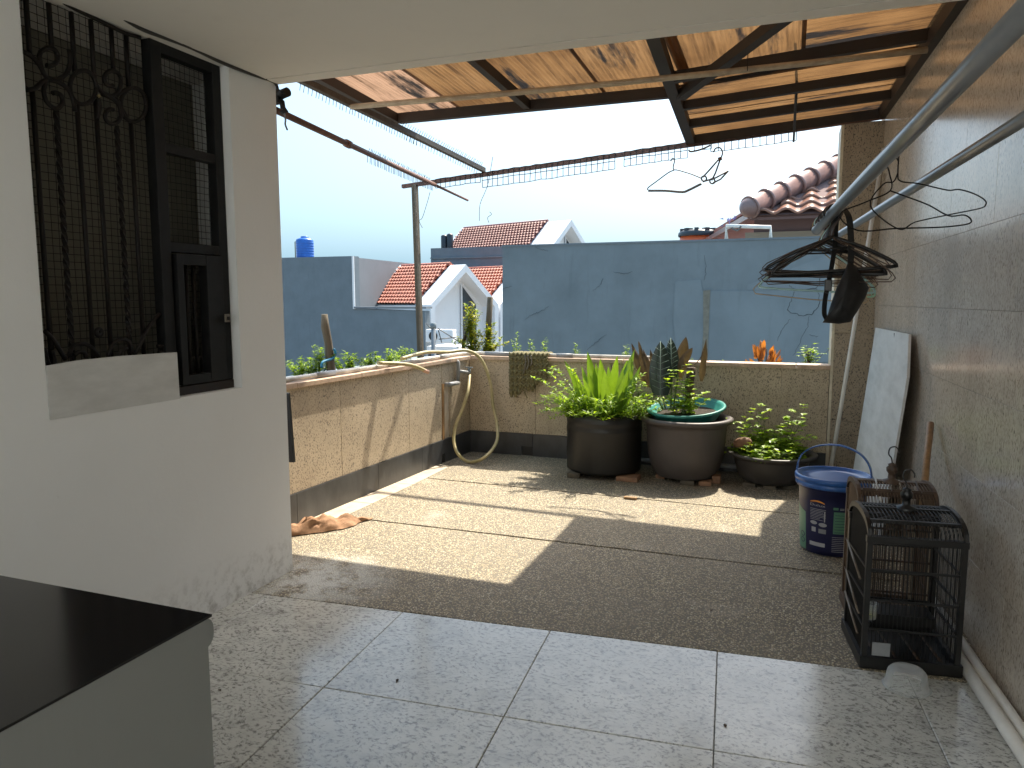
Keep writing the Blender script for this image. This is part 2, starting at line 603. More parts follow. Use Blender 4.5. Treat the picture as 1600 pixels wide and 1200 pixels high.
M['cagebrown'] = simple('brown_cage_wood', (0.085, 0.05, 0.03), 0.5, 0.4, 25, bump=0.2)
M['bamboo'] = simple('bamboo_slats', (0.15, 0.095, 0.055), 0.5, 0.35, 30, bump=0.1)
M['clear'] = mat_clear()
M['cloth'] = simple('brown_rag_cloth', (0.33, 0.19, 0.11), 0.95, 0.3, 25, bump=0.5, bdist=0.003)
M['fabric'] = simple('black_bag_fabric', (0.004, 0.004, 0.0045), 0.6, 0.3, 60, bump=0.3, bdist=0.002)
M['granite'] = simple('black_granite', (0.010, 0.009, 0.009), 0.14, 0.3, 60, bump=0)
M['counter'] = mat_plaster('counter_side_paint', (0.25, 0.255, 0.245), 0.15, 0.6, 0.05)
M['hang_black'] = simple('black_hanger_plastic', (0.006, 0.0055, 0.0055), 0.35, 0.2, 20, bump=0)
M['hang_wire'] = simple('rusty_hanger_wire', (0.085, 0.055, 0.042), 0.45, 0.4, 40, metal=0.5, bump=0)
M['hang_white'] = simple('dull_white_hanger', (0.14, 0.125, 0.115), 0.5, 0.25, 20, bump=0)
M['hang_green'] = simple('pale_green_hanger', (0.25, 0.52, 0.36), 0.4, 0.1, 20, bump=0)
M['hang_teal'] = simple('pale_teal_hanger', (0.36, 0.56, 0.56), 0.4, 0.1, 20, bump=0)
M['hang_gold'] = simple('tan_hanger_wire', (0.40, 0.27, 0.13), 0.4, 0.2, 20, bump=0)
M['bluegrey'] = mat_plaster('blue_grey_render', (0.20, 0.24, 0.262), 0.6, 0.85, 0.25)
M['bluegrey2'] = mat_plaster('slate_grey_render', (0.17, 0.207, 0.235), 0.4, 0.85, 0.2)
M['palegrey'] = mat_plaster('pale_grey_render', (0.20, 0.22, 0.245), 0.25)
M['patch'] = mat_plaster('lighter_render_patch', (0.213, 0.255, 0.278), 0.5)
M['crack'] = simple('crack_line', (0.05, 0.06, 0.065), 0.9, 0.2, 20, bump=0)
M['stain'] = simple('brown_render_strip', (0.20, 0.19, 0.155), 0.9, 0.3, 8, bump=0.2)
M['housewhite'] = mat_plaster('white_house_render', (0.80, 0.81, 0.83), 0.10)
M['rooftile'] = simple('red_clay_tiles', (0.42, 0.13, 0.075), 0.6, 0.6, 4.5, bump=0.2, c2=(0.22, 0.055, 0.042))
M['roofold'] = simple('plum_roof_tiles', (0.27, 0.105, 0.092), 0.6, 0.35, 3.5, bump=0.2)
M['roofglaze'] = simple('glazed_brown_tile', (0.30, 0.145, 0.10), 0.28, 0.3, 5, bump=0.05)
M['roofridge'] = simple('glazed_ridge_tile', (0.26, 0.16, 0.145), 0.28, 0.3, 5, bump=0.05)
M['brownwall'] = mat_plaster('red_brown_render', (0.33, 0.145, 0.115), 0.2)
M['soffit'] = mat_plaster('plum_soffit', (0.20, 0.13, 0.125), 0.15)
M['tanband'] = mat_plaster('tan_band', (0.34, 0.27, 0.20), 0.15)
M['glassdark'] = simple('dark_glass', (0.05, 0.06, 0.07), 0.12, 0.2, 2, bump=0)
M['tankblue'] = simple('blue_tank_plastic', (0.02, 0.13, 0.50), 0.4, 0.15, 4, bump=0)
M['tankorange'] = simple('orange_tank_plastic', (0.70, 0.12, 0.03), 0.4, 0.1, 4, bump=0)
M['tankblack'] = simple('black_tank_lid', (0.03, 0.035, 0.045), 0.4, 0.2, 4, bump=0)
M['ground'] = simple('dusty_ground', (0.19, 0.17, 0.14), 0.95, 0.35, 0.3, bump=0.1)
M['plate'] = simple('black_plate', (0.02, 0.021, 0.023), 0.4, 0.2, 20)
M['cable'] = simple('black_cable', (0.018, 0.017, 0.016), 0.5, 0.2, 20, bump=0)
M['sheet'] = mat_sheet('amber_polycarbonate')
M['sheet_x'] = mat_sheet('amber_polycarbonate_cross', False)
M['sheet_pale'] = mat_sheet('faded_polycarbonate', True, 0.75)
M['brass'] = simple('dull_brass', (0.30, 0.24, 0.12), 0.4, 0.2, 20, metal=0.6, bump=0)
M['bluecloth'] = simple('blue_plastic_scrap', (0.02, 0.20, 0.36), 0.5, 0.2, 20)
M['yellowcup'] = simple('yellow_cup', (0.55, 0.55, 0.10), 0.4, 0.2, 20, bump=0)
M['violet'] = simple('violet_flowers', (0.30, 0.30, 0.62), 0.7, 0.4, 30, bump=0)

# ================================================================== the setting
ZG = -7.0
g = MB().box((-400, -300, ZG - 0.5), (400, 600, ZG)).build('ground', M['ground'])
tag(g, 'dusty ground far below the roof terrace', 'ground', kind='structure')

YE = 2.715          # end of the room: slab edge, end of the white wall
ZC = 2.132          # ceiling height
XL = -2.084         # white wall face
TH = math.radians(4.2)
EX = Vector((math.cos(TH), math.sin(TH), 0))
EY = Vector((-math.sin(TH), math.cos(TH), 0))
T0 = Vector((-0.793, 2.53, 0))


def rwx(y):
    return 0.678 - 0.052 * (y - 2.411)


def fline(x):       # line where the room tiles meet the terrace paving
    return 2.533 + math.tan(TH) * (x + 0.793)


RWA = math.atan2(0.99865, -0.052)


def lpx(y):         # inner face of the left parapet
    return -2.40 - (5.45 - y) * (0.10 / 2.2)


# ---- tiled floor
fl = MB().box((-3.4, -4.6, -0.20), (1.4, 2.36, -0.012))
fl.prism([(-3.4, 2.36, -0.012), (1.4, 2.36, -0.012), (1.4, fline(1.4), -0.012), (-2.2, fline(-2.2), -0.012), (-3.4, 2.4, -0.012)], (0, 0, -0.15))
floor = fl.build('floor', M['grout'], loc=(0, 0, 0))
tag(floor, 'speckled grey stone tile floor under the ceiling', 'floor', kind='structure')
TS = 0.6
tm = MB()
g_ = 0.0010
b_ = 0.002
tm.add([(g_ + b_, g_ + b_, 0), (TS - g_ - b_, g_ + b_, 0), (TS - g_ - b_, TS - g_ - b_, 0), (g_ + b_, TS - g_ - b_, 0),
        (g_, g_, -b_), (TS - g_, g_, -b_), (TS - g_, TS - g_, -b_), (g_, TS - g_, -b_),
        (g_, g_, -0.02), (TS - g_, g_, -0.02), (TS - g_, TS - g_, -0.02), (g_, TS - g_, -0.02)],
       [(0, 1, 2, 3), (4, 5, 1, 0), (5, 6, 2, 1), (6, 7, 3, 2), (7, 4, 0, 3), (8, 9, 5, 4), (9, 10, 6, 5), (10, 11, 7, 6), (11, 8, 4, 7)])
tme = tm.mesh('floor_tile', M['floortile'])
for i in range(-3, 4):
    for j in range(-12, 0):
        p = T0 + EX * (i * TS) + EY * (j * TS)
        if p.x > 1.1 or p.x < -2.9:
            continue
        inst('floor_tile', tme, floor, (p.x, p.y, random.uniform(-0.0006, 0.0006)), (0, 0, TH))

# ---- terrace paving: three slabs of exposed aggregate with recessed joints
tf = MB().prism([(-3.3, fline(-3.3) + 0.0, -0.030), (1.2, fline(1.2), -0.030), (1.2, 6.5, -0.030), (-3.3, 6.5, -0.030)][::-1], (0, 0, -0.2))
terr = tf.build('terrace_floor', M['grout'], loc=(0, 4, 0))
tag(terr, 'sunlit exposed aggregate terrace paving in long slabs', 'paving', kind='structure')


def slab(y0, y1, nseg=30):
    # y0,y1 functions of x ; chipped, slightly wandering edges
    mb = MB()
    xs = [-2.62 + 3.3 * k / nseg for k in range(nseg + 1)]
    v = []
    for x in xs:
        a = y0(x) + random.uniform(-.003, .003)
        b = y1(x) + random.uniform(-.003, .003)
        v += [(x, a, 0), (x, b, 0), (x, a - 0.001, -.04), (x, b + 0.001, -.04)]
    fs = []
    for k in range(nseg):
        q = 4 * k
        fs += [(q, q + 4, q + 5, q + 1), (q + 2, q + 6, q + 4, q), (q + 1, q + 5, q + 7, q + 3)]
    mb.add(v, fs)
    return mb.build('paving_slab', M['terrazzo'], terr)


slab(lambda x: fline(x) + .002, lambda x: 3.515 + .004 * x)
slab(lambda x: 3.534 + .004 * x, lambda x: 4.478 - .02 * (x + 1.2))
slab(lambda x: 4.495 - .02 * (x + 1.2), lambda x: 5.47)
cs = MB()
for (ya, yb, w0, w1) in ((3.25, 3.80, .16, .15), (3.806, 4.30, .15, .14), (4.306, 4.86, .14, .11)):
    cs = MB()
    cs.prism([(lpx(ya) - .02, ya, .003), (lpx(yb) - .02, yb, .003), (lpx(yb) + w1, yb, .003), (lpx(ya) + w0, ya, .003)], (0, 0, -.03))
    cs.build('cement_strip', M['cement'], terr)

YCB = -0.25          # unseen ceiling left off behind the viewer to let light in
# ---- ceiling slab with a drip groove near its outer edge, facade above
ce = MB()
ce.box((-3.4, YCB, ZC), (1.4, YE - 0.085, ZC + 0.25))
ce.box((-3.4, YE - 0.085, ZC + 0.012), (1.4, YE - 0.075, ZC + 0.25))
ce.box((-3.4, YE - 0.075, ZC), (1.4, YE, ZC + 0.25))
ceil = ce.build('ceiling', M['ceiling'])
tag(ceil, 'beige painted ceiling slab with a groove along its edge', 'ceiling', kind='structure')
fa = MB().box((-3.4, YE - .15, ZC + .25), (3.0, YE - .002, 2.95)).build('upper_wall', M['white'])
tag(fa, 'plain white house wall above the ceiling slab edge', 'wall', kind='structure')
bw = MB()
bw.box((-3.4, -2.5, -0.2), (1.4, -2.35, 4.5))  # added out of view: bounces sunlight into the shaded room, tinted cool
bwo = bw.build('bounce_wall', mat_plaster('cool_bounce_paint', (0.74, 0.80, 0.86), 0.1))
tag(bwo, 'unseen white wall added behind the viewer to bounce sunlight inside', 'wall', kind='structure')

# ---- white wall with the barred opening
OY0, OY1, OZ0 = 1.586, 2.432, 0.870
WT = 0.13
wmb = MB()
wmb.box((XL - WT, -4.6, -0.03), (XL, OY0, ZC))
wmb.box((XL - WT, OY1, -0.03), (XL, YE, ZC))
wmb.box((XL - WT, OY0, -0.03), (XL, OY1, OZ0))
wmb.box((-3.4, YE - .12, -0.03), (XL - WT, YE, ZC))          # end wall of the room behind the bars
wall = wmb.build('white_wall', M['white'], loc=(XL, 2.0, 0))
tag(wall, 'white painted wall with a tall barred opening on the left', 'wall', kind='thing')
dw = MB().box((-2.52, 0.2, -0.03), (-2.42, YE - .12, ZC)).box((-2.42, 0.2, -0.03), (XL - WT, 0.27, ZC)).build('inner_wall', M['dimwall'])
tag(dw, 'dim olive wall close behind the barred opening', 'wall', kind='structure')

# ---- right wall: tiles in running bond
rw = MB()
ya, yb = -4.6, 5.66
o_ = 0.012
rw.hexa([(rwx(ya) + o_, ya, -.03), (rwx(ya) + .2, ya, -.03), (rwx(yb) + .2, yb, -.03), (rwx(yb) + o_, yb, -.03),
         (rwx(ya) + o_, ya, 2.75), (rwx(ya) + .2, ya, 2.75), (rwx(yb) + .2, yb, 2.75), (rwx(yb) + o_, yb, 2.75)])
rwall = rw.build('tiled_wall', simple('pale_grout', (0.36, 0.32, 0.27), 0.9), loc=(rwx(3), 3, 0))
tag(rwall, 'tall wall on the right clad in streaky brown stone tiles', 'wall', kind='thing')
tl, th, td, bv = 0.5988, 0.2988, 0.012, 0.0003
wt = MB()
wt.add([(bv, td, bv), (tl - bv, td, bv), (tl - bv, td, th - bv), (bv, td, th - bv), (0, td - bv, 0), (tl, td - bv, 0), (tl, td - bv, th), (0, td - bv, th),
        (0, 0, 0), (tl, 0, 0), (tl, 0, th), (0, 0, th)],
       [(0, 3, 2, 1), (4, 0, 1, 5), (5, 1, 2, 6), (6, 2, 3, 7), (7, 3, 0, 4), (8, 4, 5, 9), (9, 5, 6, 10), (10, 6, 7, 11), (11, 7, 4, 8)])
for f_i in range(len(wt.f)):
    wt.f[f_i] = tuple(wt.f[f_i])
wtm = wt.mesh('wall_tile', M['walltile'])
for r_ in range(9):
    off = (0.0, 0.22, 0.05, 0.30, 0.12, 0.38, 0.2, 0.02, 0.3)[r_]
    for c_ in range(-6, 10):
        s0 = c_ * 0.6 + off - 0.35
        if s0 < -3.1 or s0 + tl > 5.44:
            continue
        xx = rwx(s0) + o_
        inst('wall_tile', wtm, rwall, (xx, s0, -0.012 + r_ * 0.30), (0, 0, RWA))
    # cut tiles at the far end of each course
    last = None
    ends = [c_ * 0.6 + off - 0.35 + 0.6 for c_ in range(-6, 10) if c_ * 0.6 + off - 0.35 + tl <= 5.44 and c_ * 0.6 + off - 0.35 >= -3.1]
    e0 = max(ends)
    if 5.446 - e0 > 0.03:
        inst('wall_tile', wtm, rwall, (rwx(e0) + o_, e0, -0.012 + r_ * 0.30), (0, 0, RWA), ((5.446 - e0) / 0.6, 1, 1))

# ---- pillar at the end of the right wall
PX0, PX1, PY = 0.272, 0.512, 5.452
pl = thing('stone_pillar', 'brown speckled stone pillar between grey wall view and tiled wall', 'pillar', (PX0, PY, 0), kind='thing')
MB().box((PX0 + .012, PY + .012, -.03), (PX1 + .25, PY + .30, 2.37)).build('core', M['cement'], pl)
for k, (z0, z1) in enumerate(((0.0, .40), (.403, 1.00), (1.003, 1.60), (1.603, 2.366))):
    MB().box((PX0 + .012, PY, z0), (PX1 + .02, PY + .0118, z1)).build('cladding_panel', M['pillar'], pl, bevel=.0015)
MB().box((PX0 - .006, PY - .003, 0), (PX0 + .0118, PY + .30, 2.366)).build('edge_trim', simple('cream_edge', (0.62, 0.56, 0.43), 0.6), pl)


# ---- parapets
ZB = ony(735, 672, 5.45).z      # top of the black skirting
ZT = 0.752


def frange(a, b, st):
    out = [a]
    while out[-1] + st < b - 0.05:
        out.append(out[-1] + st)
    return out + [b]


fp = thing('far_parapet', 'waist high speckled stone parapet across the far end of terrace', 'parapet', (-1.0, 5.45, 0), kind='thing')
MB().box((-2.55, 5.463, -.05), (PX0 - .01, 5.56, ZT)).build('core', M['cement'], fp)
xs = [-2.40, -1.84, -1.24, -0.64, -0.04, PX0 - .008]
for a, b in zip(xs[:-1], xs[1:]):
    MB().box((a + .0015, 5.450, ZB + .002), (b - .0015, 5.4625, ZT)).build('cladding_panel', M['parapet'], fp, bevel=.001)
for a, b in zip([-2.395, -1.86, -1.26, -.66, -.06], [-1.864, -1.264, -.664, -.064, PX0 - .008]):
    if a < -1.9:
        mb = MB().box((a, 5.442, 0), (b - .09, 5.4625, ZB)).box((b - .09, 5.442, .075), (b, 5.4625, ZB))
    else:
        mb = MB().box((a, 5.442, 0), (b, 5.4625, ZB))
    mb.build('skirting_tile', M['baseboard'], fp)
MB().box((-1.954, 5.4585, 0), (-1.864, 5.4625, .075)).build('drain_hole', M['cable'], fp)
cxs = [-2.385, -1.75, -1.15, -.55, .05, PX0 - .004]
for a, b in zip(cxs[:-1], cxs[1:]):
    dz = random.uniform(-.002, .002)
    MB().box((a + .002, 5.428, ZT + .001), (b - .002, 5.575, ZT + .03 + dz)).build('coping_stone', M['cap'], fp, bevel=.003)

lp = thing('side_parapet', 'sunlit speckled stone parapet running along the left of terrace', 'parapet', (lpx(4), 4, 0), kind='thing')


def lpbox(y0, y1, o0, o1, z0, z1):   # offsets o from the inner face (positive = into terrace)
    mb = MB()
    mb.hexa([(lpx(y0) + o0, y0, z0), (lpx(y0) + o1, y0, z0), (lpx(y1) + o1, y1, z0), (lpx(y1) + o0, y1, z0),
             (lpx(y0) + o0, y0, z1), (lpx(y0) + o1, y0, z1), (lpx(y1) + o1, y1, z1), (lpx(y1) + o0, y1, z1)])
    return mb


lpbox(2.72, 5.56, -.11, -.013, -.05, ZT).build('core', M['cement'], lp)
YJ = onx(534, 680, -2.475).y
for a, b in ((2.72, YJ - .9), (YJ - .9, YJ), (YJ, YJ + .78), (YJ + .78, 4.98), (5.10, 5.448)):
    if b - a > .03:
        lpbox(a + .0015, b - .0015, -.0125, 0, ZB + .002, ZT).build('cladding_panel', M['parapet'], lp, bevel=.001)
# chased strip where the tap pipe rises
lpbox(4.983, 5.012, -.0125, .004, ZB + .002, .60).build('wood_strip', M['wood'], lp)
lpbox(5.013, 5.098, -.0125, -.006, ZB + .002, .60).build('plaster_strip', M['cement'], lp)
lpbox(4.983, 5.098, -.0125, 0, .603, ZT).build('cladding_panel', M['parapet'], lp)
for a, b in ((2.72, 3.30), (3.303, 4.10), (4.103, 4.66), (4.663, 4.955), (5.005, 5.44)):
    lpbox(a, b, -.0125, .008, 0, ZB).build('skirting_tile', M['baseboard'], lp)
lpbox(4.955, 5.005, -.0125, -.010, 0, .07).build('drain_hole', M['cable'], lp)
lpbox(4.955, 5.005, -.0125, .008, .07, ZB).build('skirting_tile', M['baseboard'], lp)
for a, b in ((2.72, 3.32), (3.322, 3.92), (3.922, 4.52), (4.522, 5.12), (5.122, 5.424)):
    lpbox(a, b, -.12, .022, ZT + .001, ZT + .03 + random.uniform(-.002, .002)).build('coping_stone', M['cap'], lp, bevel=.003)
bp = MB()
p0 = ony(449, 600, 2.95)
p1_ = ony(461, 722, 2.95)
bp.prism([(p0.x - .12, 2.94, p1_.z), (p1_.x, 2.94, p1_.z), (ony(452, 606, 2.95).x, 2.94, .78), (p0.x - .12, 2.94, .78)], (0, .015, 0))
tag(bp.build('black_plate', M['plate']), 'narrow black plate standing between white wall and left parapet', 'plate')

# ---- planting trough outside both parapets
pt = thing('planter_trough', 'low planting trough running outside the parapets', 'planter', (-2.9, 5.9, ZG), kind='thing')
MB().box((-3.25, 6.12, ZG), (1.0, 6.22, .70)).box((-3.25, 2.72, ZG), (-3.15, 6.12, .70)).build('outer_wall', M['bluegrey'], pt)
so = MB().box((-3.15, 5.56, .3), (1.0, 6.12, .66)).box((-3.15, 2.72, .3), (-2.56, 5.56, .66)).build('soil', M['soil'])
tag(so, 'dark soil filling the trough behind the parapets', 'soil', kind='stuff')

# ================================================================== canopy
cn = thing('canopy', 'amber corrugated canopy on a dark rusted steel frame, stained black', 'canopy', (-.6, 4.0, 2.36))


def zl(y):
    return 2.358 - .042 * (y - 4.38)


def zr(x, y):
    return 2.345 + .062 * (x + .66) - .036 * (y - 4.38)


RF = M['rustframe']
bh = .055


def beam(name, a, b, w=.04, h=bh):
    return MB().beam(a, b, w, h).build(name, RF, cn)


def zz(x, y):
    return zl(y) if x < -.66 else max(zl(y), zr(x, y)) if y < 4.38 else zr(x, y)


YB = 2.74
beam('edge_beam', (-2.43, YB, zl(YB) + .03), (-2.43, 4.40, zl(4.40) + .03))
beam('front_beam', (-2.41, 4.38, zl(4.38) + .028), (-.68, 4.38, zl(4.38) + .028), .045, .06)
beam('rafter', (-1.53, YB, zl(YB) + .03), (-1.53, 4.36, zl(4.36) + .03))
beam('step_beam', (-.60, YB, zl(YB) + .025), (-.70, 5.47, zr(-.70, 5.47) + .028), .06, .06)
for y, h_, w_ in ((5.45, .06, .045), (5.03, .05, .04), (4.62, .05, .04), (4.10, .055, .04)):
    xa = -.67 if y > 4.38 else -.62
    beam('purlin', (xa, y, zr(xa, y) + .028), (rwx(y) - .03, y, zr(.55, y) + .028), w_, h_)
beam('wall_beam', (rwx(YB) - .022, YB, zr(.6, 4.3) + .03), (rwx(5.4) - .022, 5.47, zr(.55, 5.45) + .03), .04, .07)
beam('diagonal_brace', (-.62, 4.36, zz(-.6, 4.36) - .002), (.35, YB + .1, zr(.3, 3.2) + .012), .05, .05)


def sheet(p00, p10, p01, along_y=True, pitch=.026, amp=.0036, zf=None, mat='sheet'):
    """corrugated sheet on x0..x1, y0..y1"""
    x0, x1, y0, y1 = p00[0], p10[0], p00[1], p01[1]
    mb = MB()
    ln = (x1 - x0) if along_y else (y1 - y0)
    n = max(4, int(ln / pitch) * 4)
    m = 5
    vs = []
    for i in range(n + 1):
        for j in range(m + 1):
            s, t = i / n, j / m
            if along_y:
                x, y = x0 + (x1 - x0) * s, y0 + (y1 - y0) * t
            else:
                y, x = y0 + (y1 - y0) * s, x0 + (x1 - x0) * t
            z = zf(x, y) + .062 + amp * math.sin(2 * math.pi * (s * ln) / pitch) + .003 * noise.noise(Vector((x * 4, y * 4, 0)))
            vs.append((x, y, z))
    q = m + 1
    fs = [(i * q + j, (i + 1) * q + j, (i + 1) * q + j + 1, i * q + j + 1) for i in range(n) for j in range(m)]
    mb.add(vs, fs, smooth=True)
    return mb.build('roof_sheet', M[mat], cn)


zlf = lambda x, y: zl(y)
for k, (a, b) in enumerate(((-2.46, -1.98), (-2.00, -1.51), (-1.53, -1.05), (-1.07, -.55))):
    sheet((a, YB, 0), (b, YB, 0), (a, 4.40, 0), True, zf=lambda x, y, k=k: zl(y) + .004 * (k % 2), mat='sheet_pale' if k == 0 else 'sheet')
# right part: sheets along x down the slope, from the diagonal valley to the wall
for k, (a, b) in enumerate(((4.34, 4.95), (4.93, 5.50))):
    sheet((-.72, a, 0), (rwx(a) - .005, a, 0), (-.72, b, 0), False, zf=lambda x, y, k=k: zr(x, y) + .004 * k, mat='sheet_x')
sheet((-.61, YB, 0), (.02, YB, 0), (-.61, 4.42, 0), True, zf=lambda x, y: zz(x, y) + .009)
sheet((0.0, YB, 0), (rwx(3.5) - .005, YB, 0), (0.0, 4.42, 0), False, zf=lambda x, y: zz(x, y) + .013, mat='sheet_x')

# ---- rails, bar and post in front of the sky
def barpt(px, py):
    return ony(px, py, 5.45)


def barat(px):   # along the long bar
    return barpt(px, 291 - (px - 632) * (291 - 183) / (1375 - 632))


BE0, BE1 = barat(629), barat(1385)
lb = thing('long_bar', 'long rusty bar spanning above the far parapet, wire netting hanging', 'bar', BE0)
MB().beam(BE0, BE1, .03, .03).build('tube', M['rustpipe'], lb)
MB().beam(BE0 + Vector((-.004, 0, 0)), BE0 + Vector((.008, 0, .001)), .022, .022).build('open_end', M['galv'], lb)


def netting(parent, A, B, h, sp=.042, r=.0026, up=.012, lean=(0, 0, -1), jag=True, name='wire_netting', mat='wire'):
    A, B = Vector(A), Vector(B)
    d = B - A
    L = d.length
    n = int(L / sp)
    rows = max(2, int(h / sp) + 1)
    mb = MB()
    lv = Vector(lean)
    sag = [random.uniform(-.004, .004) for _ in range(n + 1)]
    grid = [[A + d * (i / n) + Vector((0, 0, up)) + lv * (j * (h + up) / (rows - 1)) + Vector((random.uniform(-.003, .003), sag[i], random.uniform(-.003, .003))) for j in range(rows)] for i in range(n + 1)]
    for i in range(n + 1):
        mb.tube(grid[i], r, 4, cap=False)
    for j in range(rows):
        if jag and j == rows - 1:
            continue
        mb.tube([grid[i][j] for i in range(n + 1)], r, 4, cap=False)
    o = mb.build(name, M[mat], parent)
    o['kind'] = 'stuff'
    return o


yn = 5.43
for a, b, h_ in ((682, 752, .055), (755, 962, .10), (976, 1075, .09), (1085, 1112, .05), (1112, 1244, .075)):
    pa, pb = barat(a), barat(b)
    pa.y = pb.y = yn
    netting(lb, pa, pb, h_, .043, up=.014 if a < 980 else -.01, jag=False)

P_ = barat(648)
po = MB()
pb_ = ony(658, 566, 5.45)
pb_.z = .62
tw = [P_ + (pb_ - P_) * t for t in (0, .2, .45, .7, 1)]
post = thing('wooden_post', 'tall weathered timber post holding up the long bar', 'post', pb_)
mb = MB()
for a, b in zip(tw[:-1], tw[1:]):
    mb.beam(a, b, .042, .038, (0, 1, 0))
mb.build('upright', M['timber'], post)
MB().beam(tw[0] + Vector((.018, -.028, 0)), tw[-1] + Vector((.024, -.028, 0)), .016, .012, (0, 1, 0)).build('batten', M['galv'], post)

# metal rail from the house to the bar, with netting draped on it
R1b = barat(756) + Vector((0, 0, .035))
R1a = Vector((-2.32, 2.70, 2.345))
pA = onx(470, 124, -2.31)
R1a = R1b + (pA - R1b) * 1.05
sr = thing('side_rail', 'weathered metal rail with netting sloping out beside the canopy', 'rail', R1b)
MB().beam(R1a, R1b, .032, .032).build('tube', simple('dark_weathered_rail', (0.075, 0.066, 0.055), 0.6, 0.4, 25, metal=0.2, bump=0.12), sr)
dr = (R1b - R1a)
netting(sr, R1a + dr * .05, R1a + dr * .55, .05, .03, r=.0018, lean=(-.2, 0, -1), up=.0)
netting(sr, R1a + dr * .45, R1a + dr * .97, .035, .03, r=.0016, lean=(.5, 0, .7), up=.01, mat='wiredark')
netting(sr, R1a + dr * .5, R1a + dr * .95, .05, .04, r=.0018, lean=(-.2, 0, -1), up=.0)
# thin rusty pipe from the wall end running past the bar
R2a = ony(418, 166, 2.74)
R2m = barat(682) + Vector((0, 0, .022))
R2m = ony(680, 289, 5.40)
R2e = R2a + (R2m - R2a) * 1.0
u2 = (R2m - R2a)
R2e = R2m + u2 * .42
rp = thing('rusty_pipe', 'thin rusty red pipe reaching out from the white wall over the bar', 'pipe', R2a)
MB().tube([R2a, R2a + u2 * .33, R2m], .0155, 10).build('pipe', M['rustpipe'], rp)
MB().tube([R2a + u2 * .325, R2a + u2 * .345], .022, 10).build('coupling', M['rustpipe'], rp)
MB().tube([R2m - u2 * .01, R2e], .0115, 8).build('thin_pipe', M['rustpipe'], rp)
netting(rp, R2a + u2 * .45, R2a + u2 * .97, .055, .03, r=.0018, up=-.012)
netting(rp, R2a + u2 * .45, R2a + u2 * .93, .03, .03, r=.0018, lean=(.4, 0, 1), up=.0)
for pts, nm in (([(770, 245), (763, 285), (758, 300), (750, 320), (749, 345)], 5.40), ([(765, 331), (768, 335), (762, 340), (764, 348)], 5.6),
                ([(672, 300), (668, 315), (660, 340), (655, 345), (660, 356)], 5.40)):
    mb = MB().tube(smooth_path([ony(a, b, nm) for a, b in pts], 4), .0022, 5)
    tag(mb.build('dry_vine', M['timber']), {245: 'long dry vine stem dangling across the long bar', 331: 'short crooked twig at the tip of the rusty pipe', 300: 'thin dry tendril hanging beside the timber post'}[pts[0][1]], 'vine')

# tan pipe hung under the canopy
tpa = ony(548, 167, 3.62)
tpb = ony(1449, 78, 3.62 + .35)
tp = thing('hanging_pipe', 'long tan pipe slung level under the amber canopy', 'pipe', tpa)
MB().tube([tpa + (tpb - tpa) * k / 6 + Vector((0, 0, -.012 * math.sin(math.pi * k / 6))) for k in range(7)], .0145, 10).build('pipe', M['tanpipe'], tp)
q0 = ony(1168, 104, 3.85)
MB().tube([q0 + Vector((0, 0, -.02)), q0 + Vector((.0, 0, .09)), q0 + Vector((0, 0, .2))], .002, 5).build('tie_wire', M['wiredark'], tp)
rd = thing('hanging_rod', 'thin rusty rod hanging from the canopy down to the netting', 'rod', ony(1240, 220, 5.3))
ra, rb = ony(1250, 38, 4.1), ony(1240, 221, 5.36)
MB().tube([ra, ra + (rb - ra) * .5, ra + (rb - ra) * .53, rb], [.007, .007, .0085, .007], 8).build('rod', M['rustframe'], rd)

# ---- lamp and cables at the wall end
cp = ony(443, 150, 2.80)
sl = thing('security_camera', 'small black camera with a dangling lead at the wall corner', 'camera', cp)
MB().box((cp.x - .06, cp.y - .02, cp.z - .03), (cp.x - .015, cp.y + .02, cp.z + .03)).build('bracket', M['cable'], sl, bevel=.004)
MB().tube([cp + Vector((-.02, 0, .005)), cp + Vector((.03, -.01, .012))], .02, 14).build('barrel', M['steel_dark'], sl)
MB().tube([cp + Vector((-.01, 0, -.02)), cp + Vector((-.005, 0, -.05)), cp + Vector((.01, 0, -.062)), cp + Vector((-.014, 0, -.07))], .012, 8).build('junction', M['cable'], sl)
MB().tube(smooth_path([cp + Vector((.0, 0, -.06)), cp + Vector((.006, 0, -.10)), cp + Vector((.004, 0, -.12)), cp + Vector((.014, 0, -.145))]), .004, 6).build('lead', M['pvcgrey'], sl)
cb = MB()
pts = [(60, -30), (150, 2), (215, 42), (255, 58), (300, 75), (352, 100), (400, 118), (428, 128), (434, 140)]
cb.tube(smooth_path([onx(a, b, XL + .012) for a, b in pts], 4), .007, 6)
tag(cb.build('black_cable', M['cable']), 'black cable running along the top of the white wall', 'cable')
cb = MB().tube(smooth_path([onx(a, b, XL + .018) for a, b in ((240, 48), (290, 66), (300, 74), (285, 68), (330, 82), (380, 100), (424, 126))], 4), .0028, 5)
tag(cb.build('thin_wire', M['wire']), 'thin loose wire looping beside the black cable at ceiling', 'wire')

# ================================================================== barred opening
XG = XL - .062
gr = thing('window_grille', 'black wrought iron scroll grille with wire mesh in the opening', 'grille', (XG, 1.8, OZ0))


def gz(a, b, dx=0.0):    # crop coordinates (top left crop, 0.3 px each) -> point in the grille plane
    return onx(a * .3, b * .3, XG + dx)


def gpx(a, b, dx=0.0):
    return onx(a, b, XG + dx)


